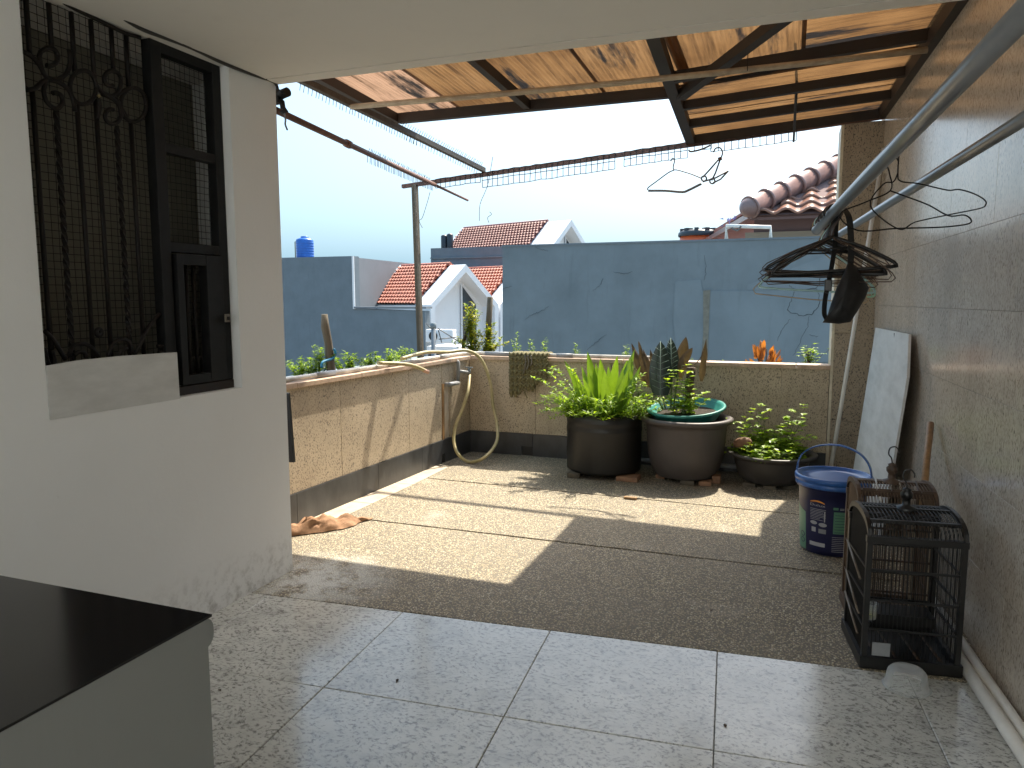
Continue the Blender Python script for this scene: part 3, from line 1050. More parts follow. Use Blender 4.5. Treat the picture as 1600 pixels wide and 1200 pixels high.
YF0 = gpx(226, 60).y
YF1 = gpx(243, 60).y
YFR = OY1 - .047
bars = [(36, 66), (70, 100), (106, 133), (137, 162), (168, 192), (197, 214)]
zt = ZC - .01
ys = [onx(b, 360, XG).y for a, b in bars]
zmid = lambda y, py: None
joins = [(80, 138), (82, 168), (118, 160), (150, 155), (180, 196), (207, 190)]
tops = [(36, 78), (73, 74), (106, 110), (140, 118), (172, 105), (199, 136)]
for k, y in enumerate(ys):
    ztop0 = gpx(bars[k][0], tops[k][1]).z
    zlow = gpx(joins[k][0] if k else 48, joins[k][1]).z
    zb = OZ0 + .16
    MB().tube([(XG, y, zt), (XG, y, ztop0)], .0075, 8).build('bar', M['iron'], gr)
    mb = MB()
    if k in (1, 4):    # twisted bars
        nn = 60
        vs = []
        for i in range(nn + 1):
            a = i * .55
            z = zlow + (zb - zlow) * i / nn
            for q in range(4):
                vs.append((XG + .0095 * math.cos(a + q * math.pi / 2), y + .0095 * math.sin(a + q * math.pi / 2), z))
        mb.add(vs, [(i * 4 + q, i * 4 + (q + 1) % 4, i * 4 + 4 + (q + 1) % 4, i * 4 + 4 + q) for i in range(nn) for q in range(4)])
    else:
        mb.tube([(XG, y, zlow), (XG, y, zb)], .0075, 8)
    mb.build('bar', M['iron'], gr)


def arc(cx_, cy_, rx, ry, a0, a1, n=18, shrink=1.0):
    out = []
    for i in range(n + 1):
        t = i / n
        a = math.radians(a0 + (a1 - a0) * t)
        k = 1 + (shrink - 1) * t
        out.append((cx_ + rx * k * math.cos(a), cy_ + ry * k * math.sin(a)))
    return out


scr = [arc(255, 300, 50, 52, -90, 110, 14, .8)[::-1] + [(238, 250)], [(205, 300), (212, 270), (245, 250)], [(205, 298), (215, 350), (240, 400), (300, 412), (345, 385), (365, 330), (362, 260)],
       [(110, 265), (160, 290), (205, 340), (240, 400)], [(130, 468), (180, 462), (215, 430), (245, 415)],
       [(240, 415), (300, 425), (350, 460), (378, 510), (390, 580)], [(240, 415), (228, 470), (240, 525), (275, 560)] + arc(285, 520, 45, 48, 70, -110, 14, .75),
       arc(432, 455, 68, 88, 0, 360, 28),
       [(490, 395), (500, 440), (530, 480), (590, 500), (625, 460), (630, 410)] + arc(580, 415, 48, 52, -20, -290, 18, .6),
       [(530, 490), (580, 510), (620, 550), (630, 600)] + arc(582, 600, 46, 50, 10, 290, 18, .6),
       [(510, 500), (520, 560), (505, 620)], [(600, 500), (640, 475), (690, 455)], [(600, 505), (630, 560), (660, 610)],
       arc(695, 545, 66, 88, 0, 360, 28)]
for s_ in scr:
    MB().tube(smooth_path([gz(a, b, .006) for a, b in s_], 2), .0072, 7).build('scroll', M['iron'], gr)


def gz2(a, b, dx=0.0):    # second crop
    return onx(a * .3, 340 + b * .3, XG + dx)


for s_ in ([(232, 590), (280, 640), (340, 740)], [(230, 680), (255, 770), (285, 760), (270, 690)], [(360, 720), (380, 670), (430, 655), (480, 680), (515, 730)],
           [(385, 720), (410, 700), (440, 705), (450, 730)], [(565, 725), (580, 670), (620, 635), (670, 645), (690, 710)], [(620, 720), (635, 690), (660, 680)],
           [(700, 715), (730, 660), (760, 590), (830, 500)], [(820, 670), (845, 670), (850, 700), (825, 705)], arc(515, 598, 14, 18, 0, 360, 10)):
    MB().tube(smooth_path([gz2(a, b, .006) for a, b in s_], 3), .007, 7).build('scroll', M['iron'], gr)
# top strap
MB().tube(smooth_path([gz(a, b, .012) for a, b in ((280, -20), (370, 35), (450, 75), (560, 128), (650, 172), (730, 195))], 3), .0065, 6).build('strap', M['iron'], gr)
MB().lathe([(0, -.006), (.008, 0), (0, .006)], gz(515, 500, .016), 8).build('rosette', M['brass'], gr)


def meshgrid(y0, y1, z0, z1, x, sp, parent, r=.0011):
    mb = MB()
    y = y0
    wob = random.uniform(0, 9)
    while y < y1:
        mb.tube([(x + .004 * noise.noise(Vector((y * 9, z * 3, wob))), y + .006 * noise.noise(Vector((y * 5, z * 4, wob))), z) for z in np.linspace(z0, z1, 14)], r, 4, cap=False)
        y += sp
    z = z0 + .01
    while z < z1:
        mb.tube([(x + .004 * noise.noise(Vector((yy * 9, z * 3, wob))), yy, z + .006 * noise.noise(Vector((z * 5, yy * 4, wob + 3)))) for yy in np.linspace(y0, y1, 12)], r, 4, cap=False)
        z += sp
    o = mb.build('wire_mesh', M['wiredark'], parent)
    o['kind'] = 'stuff'


meshgrid(OY0 - .01, YF0 + .01, OZ0, ZC, XG - .016, .0245, gr)
# steel frame with a small gate
fr = thing('steel_frame_gate', 'black steel frame with meshed panes and a small latched gate', 'gate', (XG, YF0, OZ0))
XF0, XF1 = XG - .02, XG + .022
zA = gpx(300, 242).z
zD = gpx(310, 395).z
sd = M['steel_dark']
MB().box((XF0, YF0, OZ0 - 0.0), (XF1, YF1, ZC)).build('post', sd, fr, bevel=.002)
MB().box((XF0, YFR, OZ0 + .035), (XF1, YFR + .045, ZC)).build('post', sd, fr, bevel=.002)
MB().box((XF0 + .002, YF1, ZC - .035), (XF1 - .002, YFR, ZC)).build('rail', sd, fr)
MB().box((XF0 + .004, YF1, zA - .018), (XF1 - .004, YFR, zA + .018)).build('rail', sd, fr, bevel=.002)
MB().box((XF0 + .002, YF1, zD - .006), (XF1 - .002, YFR, zD + .03)).build('rail', sd, fr, bevel=.002)
MB().box((XF0 + .002, YF0 + .02, OZ0), (XF1 + .002, YFR + .045, OZ0 + .034)).build('sill_rail', M['rustframe'], fr, bevel=.002)
meshgrid(YF1, YFR, zA, ZC - .03, XG - .012, .024, fr)
meshgrid(YF1, YFR, zD, zA, XG - .012, .024, fr)
gy0, gy1, gz0, gz1 = YF1 + .012, YFR - .003, OZ0 + .038, zD - .01
gate = MB()
gate.box((XF0 + .012, gy0, gz0), (XF1 + .012, gy0 + .032, gz1))
gate.box((XF0 + .012, gy1 - .085, gz0), (XF1 + .012, gy1, gz1))
gate.box((XF0 + .014, gy0 + .032, gz0), (XF1 + .010, gy1 - .085, gz0 + .035))
gate.box((XF0 + .014, gy0 + .032, gz1 - .04), (XF1 + .010, gy1 - .085, gz1))
gt = gate.build('gate_leaf', sd, fr, bevel=.0015)
for t_ in (.30, .62):
    yy = gy0 + .03 + (gy1 - gy0 - .11) * (t_ + .05)
    MB().tube([(XG, yy, gz0 + .03), (XG, yy, gz1 - .03)], .008, 8).build('bar', M['iron'], gt)
    for zz_ in (.2, .55, .88):
        MB().tube([(XG + .012, yy - .008, gz0 + (gz1 - gz0) * zz_), (XG + .012, yy + .014, gz0 + (gz1 - gz0) * zz_ + .003)], .0025, 5).build('tie', M['wire'], gt)
meshgrid(gy0 + .03, gy1 - .08, gz0 + .03, gz1 - .03, XG - .004, .022, fr)
lk = gpx(354, 497, .045)
MB().box((lk.x, lk.y - .014, lk.z - .016), (lk.x + .008, lk.y + .014, lk.z + .016)).build('latch', M['galv'], gt, bevel=.002)
MB().box((lk.x + .008, lk.y - .006, lk.z - .008), (lk.x + .012, lk.y + .006, lk.z + .006)).build('keyhole', M['iron'], gt)
pb = gpx(258, 552, .05)
pbn = MB()
pbn.prism([(XL - .012, OY0 - .0, OZ0 - .004), (XL - .012, YF0 + .01, OZ0 - .004), (XL - .012, YF0 + .008, onx(258, 552, XL).z), (XL - .012, 1.85, onx(170, 558, XL).z), (XL - .012, 1.70, onx(125, 563, XL).z), (XL - .012, OY0 + .002, onx(76, 572, XL).z)], (.014, 0, 0))
tag(pbn.build('white_board', M['boardwhite']), 'scuffed grey white board closing the foot of the scroll grille', 'board')

# ================================================================== kitchen counter in front
cc_ = Vector((-.723, .764, .8))
ct = thing('counter', 'black granite counter with pale painted side at the lower left', 'counter', (cc_.x, cc_.y, 0))
y_ = cc_.y - .008
prof = [(-.8, 0), (y_, 0), (y_, .755)] + [(y_ + .012 * math.cos(a), .777 + .0195 * math.sin(a)) for a in np.linspace(-math.pi / 2, math.pi / 2 - .25, 8)] + [(-.8, .7963)]
MB().prism([(cc_.x, a, b) for a, b in prof], (-.95, 0, 0)).build('side_panel', M['counter'], ct)
MB().box((-1.67, -.8, .7967), (cc_.x + .0005, cc_.y + .001, .800)).build('granite_top', M['granite'], ct)

# ================================================================== houses beyond
def roof_field(p_eave_a, p_eave_b, p_ridge_a, p_ridge_b, rows, cols, mat, parent, name='tile_field', amp=.11):
    """wavy clay tile field with stepped courses, one relief mesh"""
    A, B, C, D = Vector(p_eave_a), Vector(p_eave_b), Vector(p_ridge_a), Vector(p_ridge_b)
    nrm = (B - A).cross(C - A).normalized()
    if nrm.z < 0:
        nrm = -nrm
    mb = MB()
    sub = 6
    n = cols * sub
    vs = []
    for r in range(rows):
        for e, t in ((0, r / rows), (1, (r + 1.0) / rows)):
            for i in range(n + 1):
                s = i / n
                p = (A + (B - A) * s) * (1 - t) + (C + (D - C) * s) * t
                ph = s * cols + .5 * (r % 2)
                h = amp * abs(math.sin(math.pi * ph)) ** .8 + (0.09 if e == 0 else 0.0)
                vs.append(p + nrm * h)
    q = n + 1
    fs = []
    for r in range(rows):
        b = r * 2 * q
        for i in range(n):
            fs.append((b + i, b + i + 1, b + q + i + 1, b + q + i))
            if r:
                pb2 = b - q
                fs.append((pb2 + i, pb2 + i + 1, b + i + 1, b + i))
    # front lip of the lowest course
    mb.add(vs, fs)
    o = mb.build(name, mat, parent)
    o['kind'] = 'stuff'
    return o


def gable_house(P0, L, W, rise, label, roofmat, a=21.0, rows=12, cols=17, wall_drop=9.0, detail=True, band=.95, grp='white gable fronted houses beyond'):
    P0 = Vector(P0)
    ar = math.radians(a)
    u = Vector((-math.cos(ar), math.sin(ar), 0))       # along the ridge, away
    w = Vector((math.sin(ar), math.cos(ar), 0))        # across the gable, rightwards
    dn = Vector((0, 0, -rise))
    root = thing('gable_house', label, 'house', (P0.x, P0.y, ZG), group=grp)
    el, er = P0 - w * W / 2 + dn, P0 + w * W / 2 + dn
    bot = Vector((0, 0, ZG - P0.z + rise))
    # gable wall set back inside the white portal
    bk = u * .9
    mb = MB()
    mb.add([el + bk, er + bk, P0 + bk, el + bk + bot, er + bk + bot], [(3, 4, 1, 0), (0, 1, 2)])
    mb.build('gable_wall', M['housewhite'], root)
    # portal band: extruded frame
    th_ = .30
    sl = math.atan2(rise, W / 2)
    ti = th_ / math.cos(sl)
    inn = [el + w * th_ + Vector((0, 0, -.10)), P0 - Vector((0, 0, ti)), er - w * th_ + Vector((0, 0, -.10))]
    out = [el, P0, er]
    fb = u * band * 1.25
    mb = MB()
    for (oa, ob, ia, ib) in ((out[0], out[1], inn[0], inn[1]), (out[1], out[2], inn[1], inn[2])):
        mb.hexa([oa, ob, ib, ia, oa + fb, ob + fb, ib + fb, ia + fb])
    for (oa, ia) in ((out[0], inn[0]), (out[2], inn[2])):
        mb.hexa([oa, ia, ia + bot, oa + bot, oa + fb, ia + fb, ia + fb + bot, oa + fb + bot])
    mb.build('portal_frame', M['housewhite'], root)
    # side wall
    mb = MB()
    mb.add([el + u * band, el + u * L, el + u * L + bot, el + u * band + bot], [(0, 1, 2, 3)])
    mb.add([er + u * band, er + u * L, er + u * L + bot, er + u * band + bot], [(0, 1, 2, 3)])
    mb.add([el + u * L, er + u * L, P0 + u * L, el + u * L + bot, er + u * L + bot], [(3, 4, 1, 0), (0, 1, 2)])
    mb.build('side_wall', M['housewhite'], root)
    rf = roof_field(el + u * L, el + u * band * 1.2, P0 + u * L, P0 + u * band * 1.2, rows, cols, roofmat, root)
    roof_field(er + u * band * 1.2, er + u * L, P0 + u * band * 1.2, P0 + u * L, rows, cols, roofmat, root)
    MB().tube([P0 + u * band * 1.2 + Vector((0, 0, .05)), P0 + u * L + Vector((0, 0, .05))], .11, 8).build('ridge_cap', roofmat, root)
    MB().beam(el + u * L + Vector((0, 0, .06)), P0 + u * L + Vector((0, 0, .06)), .18, .16).build('verge_board', M['housewhite'], root)
    if detail:
        wb = P0 + bk - u * .03 + w * .45 + Vector((0, 0, -1.0))
        win = MB()
        win.prism([wb + Vector((0, 0, .0)), wb + w * 1.1 + Vector((0, 0, -1.05)), wb + w * 1.1 + Vector((0, 0, -3.0)), wb + Vector((0, 0, -3.0))], -u * .05)
        wo_ = win.build('window', M['glassdark'], root)
        MB().beam(wb + w * .02 - u * .06, wb + w * .02 + Vector((0, 0, -3)) - u * .06, .08, .06, (0, 1, 0)).build('frame', M['housewhite'], wo_)
    return root


YH = 35.0
gable_house(ony(728, 413, YH), 5.0, 4.9, 2.05, 'white gable fronted house with red tiled roof behind the timber post', M['rooftile'])
P1 = ony(728, 413, YH) + Vector((math.sin(math.radians(21)), math.cos(math.radians(21)), 0)) * 5.05 + Vector((0, 0, .0))
gable_house(P1, 5.0, 4.9, 2.05, 'red tiled roof slope between white gable and big grey wall', M['rooftile'], detail=False)
gable_house(ony(893, 343, 46), 9.6, 6.6, 3.0, 'plum roofed white house rising above the grey walls', M['roofold'], rows=17, cols=30, detail=True, band=1.6)

# left grey house side wall, stepped top
a0, a1, a2, a3 = ony(380, 404, 31), ony(552, 400, 31), ony(555, 482, 31), ony(664, 486, 31)
gh = thing('grey_house', 'blue grey rendered house wall with a stepped top on the left', 'house', (a0.x, 31, ZG))
mb = MB()
mb.prism([(a0.x - 6, 31, ZG), (a3.x, 31, ZG), (a3.x, 31, a3.z), (a1.x, 31, a2.z), (a1.x, 31, a1.z), (a0.x - 6, 31, a0.z)], (0, .5, 0))
mb.build('wall', M['bluegrey2'], gh)
b0, b1 = ony(549, 400, 31.6), ony(700, 418, 44)
mb = MB().hexa([(b0.x, 31.52, ZG), (b1.x, 44, ZG), (b1.x, 44.3, ZG), (b0.x - .3, 31.8, ZG), (b0.x, 31.52, b0.z - .05), (b1.x, 44, b0.z - .05), (b1.x, 44.3, b0.z - .05), (b0.x - .3, 31.8, b0.z - .05)])
mb.build('side_wall', M['palegrey'], gh)
MB().box((a1.x - .06, 30.95, a2.z - .02), (a1.x + .04, 30.998, a1.z)).build('corner_trim', M['housewhite'], gh)
MB().box((a1.x, 30.93, a2.z), (a3.x + .1, 31.55, a2.z + .09)).build('wall_cap', M['palegrey'], gh)
c0 = ony(673, 388, 43)
mb = MB().box((c0.x, 43, ZG), (c0.x + 14, 43.6, c0.z)).build('slate_wall', M['bluegrey2'])
tag(mb, 'dark slate grey wall below the plum roof', 'wall', kind='thing')
mb = MB().box((c0.x, 42.9, ony(700, 402, 43).z - .08), (c0.x + 14, 42.96, ony(700, 402, 43).z)).build('ledge', M['bluegrey'], None)
mb.parent = bpy.data.objects['slate_wall']

# roof tanks
def tank(px, py_top, py_bot, wpx, Y, label, mbody, mlid, ribs=6):
    c = ony(px, py_bot, Y)
    t = ony(px, py_top, Y)
    sc_ = (c - Vector(O)).dot(Vector(RM[:, 2])) / FPX
    r = wpx * sc_ / 2
    h = t.z - c.z
    root = thing('water_tank', label, 'tank', c)
    prof = [(0, 0), (r * .97, 0), (r, h * .04)]
    for k in range(ribs):
        z = h * (.06 + .70 * k / ribs)
        z2 = h * (.06 + .70 * (k + .8) / ribs)
        prof += [(r * .965, z), (r, z + .02 * h), (r, z2), (r * .965, z2 + .02 * h)]
    prof += [(r, h * .80), (r * .93, h * .88), (r * .55, h * .94), (r * .45, h * .95)]
    MB().lathe(prof, c, 36).build('body', mbody, root)
    MB().lathe([(r * .45, h * .94), (r * .45, h), (r * .40, h * 1.02), (0, h * 1.03)], c, 24).build('lid', mlid, root)
    return root, c, r, h


tk, c, r, h = tank(477, 370, 404, 27, 32, 'ribbed blue plastic water tank on the left grey house', M['tankblue'], M['tankblue'])
MB().tube([c + Vector((-r * 1.35, 0, 0)), c + Vector((-r * 1.35, 0, h * .78)), c + Vector((-r * .9, 0, h * .84))], .025, 6).build('inlet_pipe', M['galv'], tk)
MB().box((c.x - r * 1.5, c.y - r, c.z - .6), (c.x + r * 1.2, c.y + r, c.z - .003)).build('plinth', M['bluegrey2'], tk)
mb = MB()
c = ony(1091, 376, 20)
r, zb_ = .47, c.z
tk = thing('orange_tank', 'orange water tank with black ribbed lid peeking over grey wall', 'tank', (c.x, c.y, c.z - 1))
MB().lathe([(r * .98, -1.0), (r, -.2), (r, .10), (r * .9, .12)], c, 36).build('body', M['tankorange'], tk)
MB().lathe([(r * 1.08, .10), (r * 1.1, .13), (r * 1.08, .20), (r * .95, .25), (r * .80, .26), (r * .5, .27), (0, .28)], c, 36).build('lid', M['tankblack'], tk)
for k in range(10):
    a = k * math.pi / 5
    MB().box((-.05, r * .55, .20), (.05, r * 1.0, .30)).build('lid_rib', M['tankblack'], tk, loc=(0, 0, 0)).matrix_basis = Matrix.Translation((0, 0, 1)) @ Matrix.Rotation(a, 4, 'Z')
for (px, py, w_) in ((694, 375, 8), (703, 373, 10)):
    c = ony(px, py, 47)
    tag(MB().lathe([(0, -2), (.22, -2), (.22, .25), (.16, .33), (0, .35)], c, 16).build('roof_drum', M['tankblack']), 'small dark drum on the roof left of the plum tiles' if px < 700 else 'dark drum right beside the plum roof verge', 'drum')

# ---- the big cracked grey wall opposite
YW = 12.0
w0, w1 = ony(785, 386, YW), ony(1330, 371, YW)
bg_ = thing('grey_boundary_wall', 'large cracked blue grey wall filling the view beyond the parapet', 'wall', (w0.x, YW, ZG), kind='thing')
MB().box((w0.x, YW, ZG), (w1.x + 8, YW + .25, w0.z)).build('render', M['bluegrey'], bg_)
MB().box((w0.x - .01, YW - .012, w0.z - .0), (w1.x + 8, YW + .26, w0.z + .03)).build('coping', M['bluegrey2'], bg_)


def wpt(px, py, dy=0.0):
    p = ony(px, py, YW)
    p.y = YW + dy
    return p


pt_ = MB()
pt_.prism([wpt(1055, 440), wpt(1095, 437), wpt(1098, 455), wpt(1300, 452), wpt(1300, 565), wpt(1060, 575), wpt(1052, 500)], (0, -.012, 0))
pt_.build('plaster_patch', M['patch'], bg_)
pt_ = MB()
pt_.prism([wpt(1168, 445), wpt(1215, 428), wpt(1300, 396), wpt(1300, 452.4), wpt(1168, 453)], (0, -.009, 0))
pt_.build('plaster_patch', M['patch'], bg_)
MB().prism([wpt(1099, 454), wpt(1110, 453), wpt(1108, 500), wpt(1105, 590), wpt(1094, 590), wpt(1099, 520)], (0, -.020, 0)).build('brown_strip', M['stain'], bg_)


def crack(pts, w=.008):
    P = smooth_path([wpt(a, b, -.013) for a, b in pts], 5)
    P = [p + Vector((random.uniform(-.012, .012), 0, random.uniform(-.012, .012))) for p in P]
    rr = [w * (.45 + .55 * math.sin(math.pi * (i + .5) / len(P))) * random.uniform(.6, 1.2) for i in range(len(P))]
    MB().tube(P, rr, 5).build('crack', M['crack'], bg_)


for pts in ([(1233, 445), (1243, 453), (1274, 450), (1280, 440), (1283, 425)], [(1243, 453), (1236, 470), (1231, 485), (1245, 491), (1264, 492), (1277, 482), (1280, 465), (1274, 450)],
            [(1264, 492), (1262, 510), (1250, 535), (1240, 555)], [(1235, 498), (1222, 515), (1214, 532)], [(1264, 522), (1278, 526)],
            [(820, 500), (835, 490), (845, 487), (858, 478)], [(918, 546), (930, 536), (948, 522)], [(1100, 398), (1103, 420), (1101, 437)],
            [(836, 386), (848, 390), (856, 392)], [(786, 452), (800, 447)], [(926, 455), (938, 445), (942, 435)], [(960, 425), (975, 428), (988, 424)]):
    crack(pts, .0055 if len(pts) > 4 else .003)

# ---- house with glazed roof tiles at the right
YR = 14.0
rh = thing('tiled_roof_house', 'red brown house with glazed wavy roof tiles and fat ridge', 'house', (ony(1170, 335, YR).x, YR, ZG))
e0, e1 = ony(1172, 331, YR), ony(1335, 331, YR)
e0.z = e1.z = ony(1250, 331, YR).z
# walls
wy = YR + .7
wl = ony(1125, 372, 15.2)
MB().box((ony(1178, 360, wy).x, wy, ZG), (e1.x + 8, wy + .2, e0.z + .25)).build('wall', M['soffit'], rh)
MB().box((ony(1165, 360, wy).x, wy - .08, ony(1200, 374, wy).z - .6), (e1.x + 8, wy - .003, ony(1200, 363, wy).z)).build('wall_band', M['tanband'], rh)
sw0 = ony(1178, 372, wy)
far_ = ony(1112, 374, 20)
mb = MB()
mb.add([(sw0.x, wy, ZG), (sw0.x, wy, e0.z + .25), (far_.x, 20, e0.z + .25), (far_.x, 20, ZG)], [(0, 1, 2, 3)])
mb.build('side_wall', M['brownwall'], rh)
MB().beam(Vector((e0.x, YR + .03, e0.z - .03)), Vector((far_.x - .25, 20.2, e0.z - .03)), .08, .10).build('eave_board', M['roofridge'], rh)
MB().box((e0.x, YR + .12, e0.z - .10), (e1.x + 8, YR + .16, e0.z + .02)).build('eave_board', M['soffit'], rh)
MB().add([(e0.x, YR + .1, e0.z - .05), (e1.x + 8, YR + .1, e0.z - .05), (e1.x + 8, wy + .1, e0.z + .22), (e0.x + .6, wy + .1, e0.z + .22)], [(0, 1, 2, 3)]).build('soffit', M['soffit'], rh)
# hip line
hA = Vector((e0.x + .02, YR + .05, e0.z + .10))
hB = ony(1330, 250, YR + 2.1)
hd = hB - hA
# tiles on the face toward the viewer
tw_, tlg = .34, .34
slope = math.atan2((hB.z - hA.z - .1), (hB.y - hA.y))
tw_, tlg = .40, .34
tmb = MB()
nx_, ny_ = 10, 4
vs = []
for j in range(ny_ + 1):
    for i in range(nx_ + 1):
        s = i / nx_
        prof_ = .042 * math.sin(2 * math.pi * s) 
        vs.append((s * tw_, j / ny_ * tlg * 1.1, prof_ + .045 * (1 - j / ny_)))
for i in range(nx_ + 1):
    s = i / nx_
    vs.append((s * tw_, 0.004, .042 * math.sin(2 * math.pi * s) + .010))
q = nx_ + 1
fs = [(j * q + i, j * q + i + 1, (j + 1) * q + i + 1, (j + 1) * q + i) for j in range(ny_) for i in range(nx_)]
bb = (ny_ + 1) * q
fs += [(bb + i, bb + i + 1, i + 1, i) for i in range(nx_)]
tmb.add(vs, fs, smooth=True)
rtm = tmb.mesh('roof_tile', M['roofglaze'])
for r_ in range(6):
    for c_ in range(-1, 14):
        x = e0.x + .1 + c_ * tw_
        y = YR + r_ * tlg * math.cos(slope)
        z = e0.z + r_ * tlg * math.sin(slope)
        th_ = (y - hA.y) / hd.y
        if x < hA.x + hd.x * th_ - .08 or x > e1.x + 1.5:
            continue
        inst('roof_tile', rtm, rh, (x, y, z), (slope, 0, 0))
# ridge tiles along the hip
nr = 9
for k in range(nr):
    a = hA + hd * ((k - .15) / (nr - 2.2))
    b = hA + hd * ((k + .95) / (nr - 2.2))
    ra_ = .185
    pp = [a, a + (b - a) * .05, a + (b - a) * .10, a + (b - a) * .14, b]
    MB().tube([p + Vector((0, 0, .03)) for p in pp], [ra_ * 1.08, ra_ * 1.12, ra_ * 1.10, ra_ * .98, ra_ * .92], 20).build('ridge_tile', M['roofridge'], rh)
MB().lathe([(.0, .19), (.08, .17), (.15, .10), (.185, 0), (.18, -.05)], hA - hd.normalized() * .05 + Vector((0, 0, .03)), 20, tilt=Vector(-hd).to_track_quat('Z', 'Y').to_matrix()).build('ridge_end', M['roofridge'], rh)
MB().add([Vector((e0.x + .1, YR + .02, e0.z - .03)), Vector((e1.x + 8, YR + .02, e0.z - .03)), Vector((e1.x + 8, hB.y, hB.z - .10)), Vector((hB.x, hB.y, hB.z - .10))], [(0, 1, 2, 3)]).build('roof_deck', M['soffit'], rh)
# back slope of the roof so the hip is closed
MB().add([hA, hB + hd * .3, Vector((far_.x - .3, 21, e0.z + .1))], [(0, 1, 2)]).build('side_slope', M['roofglaze'], rh)
# white pipe rack on the wall top
wr = thing('white_pipe_rail', 'low white pipe rail on the grey wall in front of red brown house', 'rail', ony(1135, 372, 12.2))
pp = [ony(1135, 374, 12.2), ony(1135, 353, 12.2), ony(1204, 355, 12.2), ony(1204, 374, 12.2)]
MB().tube([pp[0], pp[1], pp[2], pp[3]], .030, 8).build('pipe', M['pvcwhite'], wr)
MB().tube(smooth_path([ony(1143, 356, 12.18), ony(1152, 360, 12.18), ony(1158, 353, 12.18)]), .016, 6).build('hose', M['hang_white'], wr)
vf = MB()
vc = ony(1141, 345, 16.4)
for k in range(40):
    p = vc + Vector((random.gauss(0, .10), random.gauss(0, .08), random.gauss(0, .07)))
    s = .05
    vf.add([p + Vector((random.uniform(-s, s), random.uniform(-s, s), random.uniform(-s, s))) for _ in range(3)], [(0, 1, 2)])
vo = vf.build('bloom', M['violet'], None)
vo.name = 'flower_clump'
tag(vo, 'small pale violet flower clump beside the red brown eave', 'flowers')

# ---- pole, air conditioner and balcony by the white house
yp = 24.0
sp = thing('utility_pole', 'short grey pole with cables in front of the white gable house', 'pole', ony(678, 560, yp))
MB().tube([ony(678, 575, yp) + Vector((0, 0, -4)), ony(677, 509, yp)], .085, 10).build('shaft', M['palegrey'], sp)
MB().lathe([(0, .0), (.11, 0), (.11, .18), (0, .2)], ony(677, 513, yp), 12).build('cap', M['bluegrey'], sp)
for (a, b) in (((684, 513), (720, 536)), ((685, 516), (690, 535)), ((673, 513), (666, 505)), ((686, 530), (712, 527))):
    MB().tube([ony(*a, yp), ony(*b, yp + 1)], .018, 5).build('cable', M['cable'], sp)
ac = thing('air_conditioner', 'white air conditioner unit on the balcony beside the pole', 'air conditioner', ony(690, 535, 27))
c = ony(672, 531, 27)
MB().box((c.x - .2, 27, c.z - .10), (c.x + 1.0, 27.4, c.z + .42)).build('casing', M['housewhite'], ac, bevel=.03)
MB().lathe([(0, 0), (.17, 0), (.19, .02), (.17, .04)], (c.x + .15, 26.985, c.z + .16), 20, tilt=Matrix.Rotation(math.pi / 2, 3, 'X')).build('fan', M['cable'], ac)
bl = thing('balcony', 'white balcony slab with dark openings under the gable house', 'balcony', ony(700, 560, 27.5))
p0, p1 = ony(667, 541, 27.2), ony(716, 537, 27.2)
MB().box((p0.x, 27.2, p0.z - .22), (p1.x, 29, p0.z)).build('slab', M['housewhite'], bl)
MB().box((p0.x, 27.6, p0.z - 4), (p1.x, 27.8, p0.z - .22)).build('wall', M['palegrey'], bl)
for (a, b) in ((669, 676), (683, 688)):
    x0, x1 = ony(a, 550, 27.55).x, ony(b, 550, 27.55).x
    MB().box((x0, 27.55, p0.z - 1.6), (x1, 27.6 - .003, p0.z - .30)).build('window', M['glassdark'], bl)

# ================================================================== terrace objects
def block(px0, px1, py, y, h, mat, label, dpt=.09, name='support_block'):
    a, b = onz(px0, py, 0), onz(px1, py, 0)
    o = MB().box((a.x, y, .001), (b.x, y + dpt, h)).build(name, mat, bevel=.004)
    return tag(o, label, 'block')


# ---- black drum planter
DC = Vector((-1.205, 5.09, 0))
DR, DH, DZ = .262, .405, .035
dp = thing('drum_planter', 'black plastic drum planter raised on blocks, full of green leaves', 'planter', (DC.x, DC.y, DZ))
MB().lathe([(0, DZ), (DR - .012, DZ), (DR - .002, DZ + .008), (DR, DZ + .02), (DR, DZ + .27), (DR + .004, DZ + .285), (DR + .004, DZ + .30), (DR, DZ + .315), (DR, DZ + .335), (DR + .003, DZ + .345),
            (DR + .003, DZ + .36), (DR, DZ + .37), (DR + .002, DH + DZ), (DR - .012, DH + DZ), (DR - .014, DZ + .30)], DC, 64).build('drum', M['drum'], dp)
MB().lathe([(0, DZ + .36), (DR - .013, DZ + .345)], DC, 30).build('soil', M['soil'], dp)
block(884, 905, 748, DC.y - .24, DZ - .001, M['timber'], 'grey wooden block under the left of the black drum', .12)
block(962, 998, 752, DC.y - .22, DZ - .001, M['brick'], 'brown block under the right of the black drum', .12)
block(915, 955, 742, DC.y + .05, DZ - .001, M['timber'], 'wooden block hidden in shade under the middle of the drum', .12)

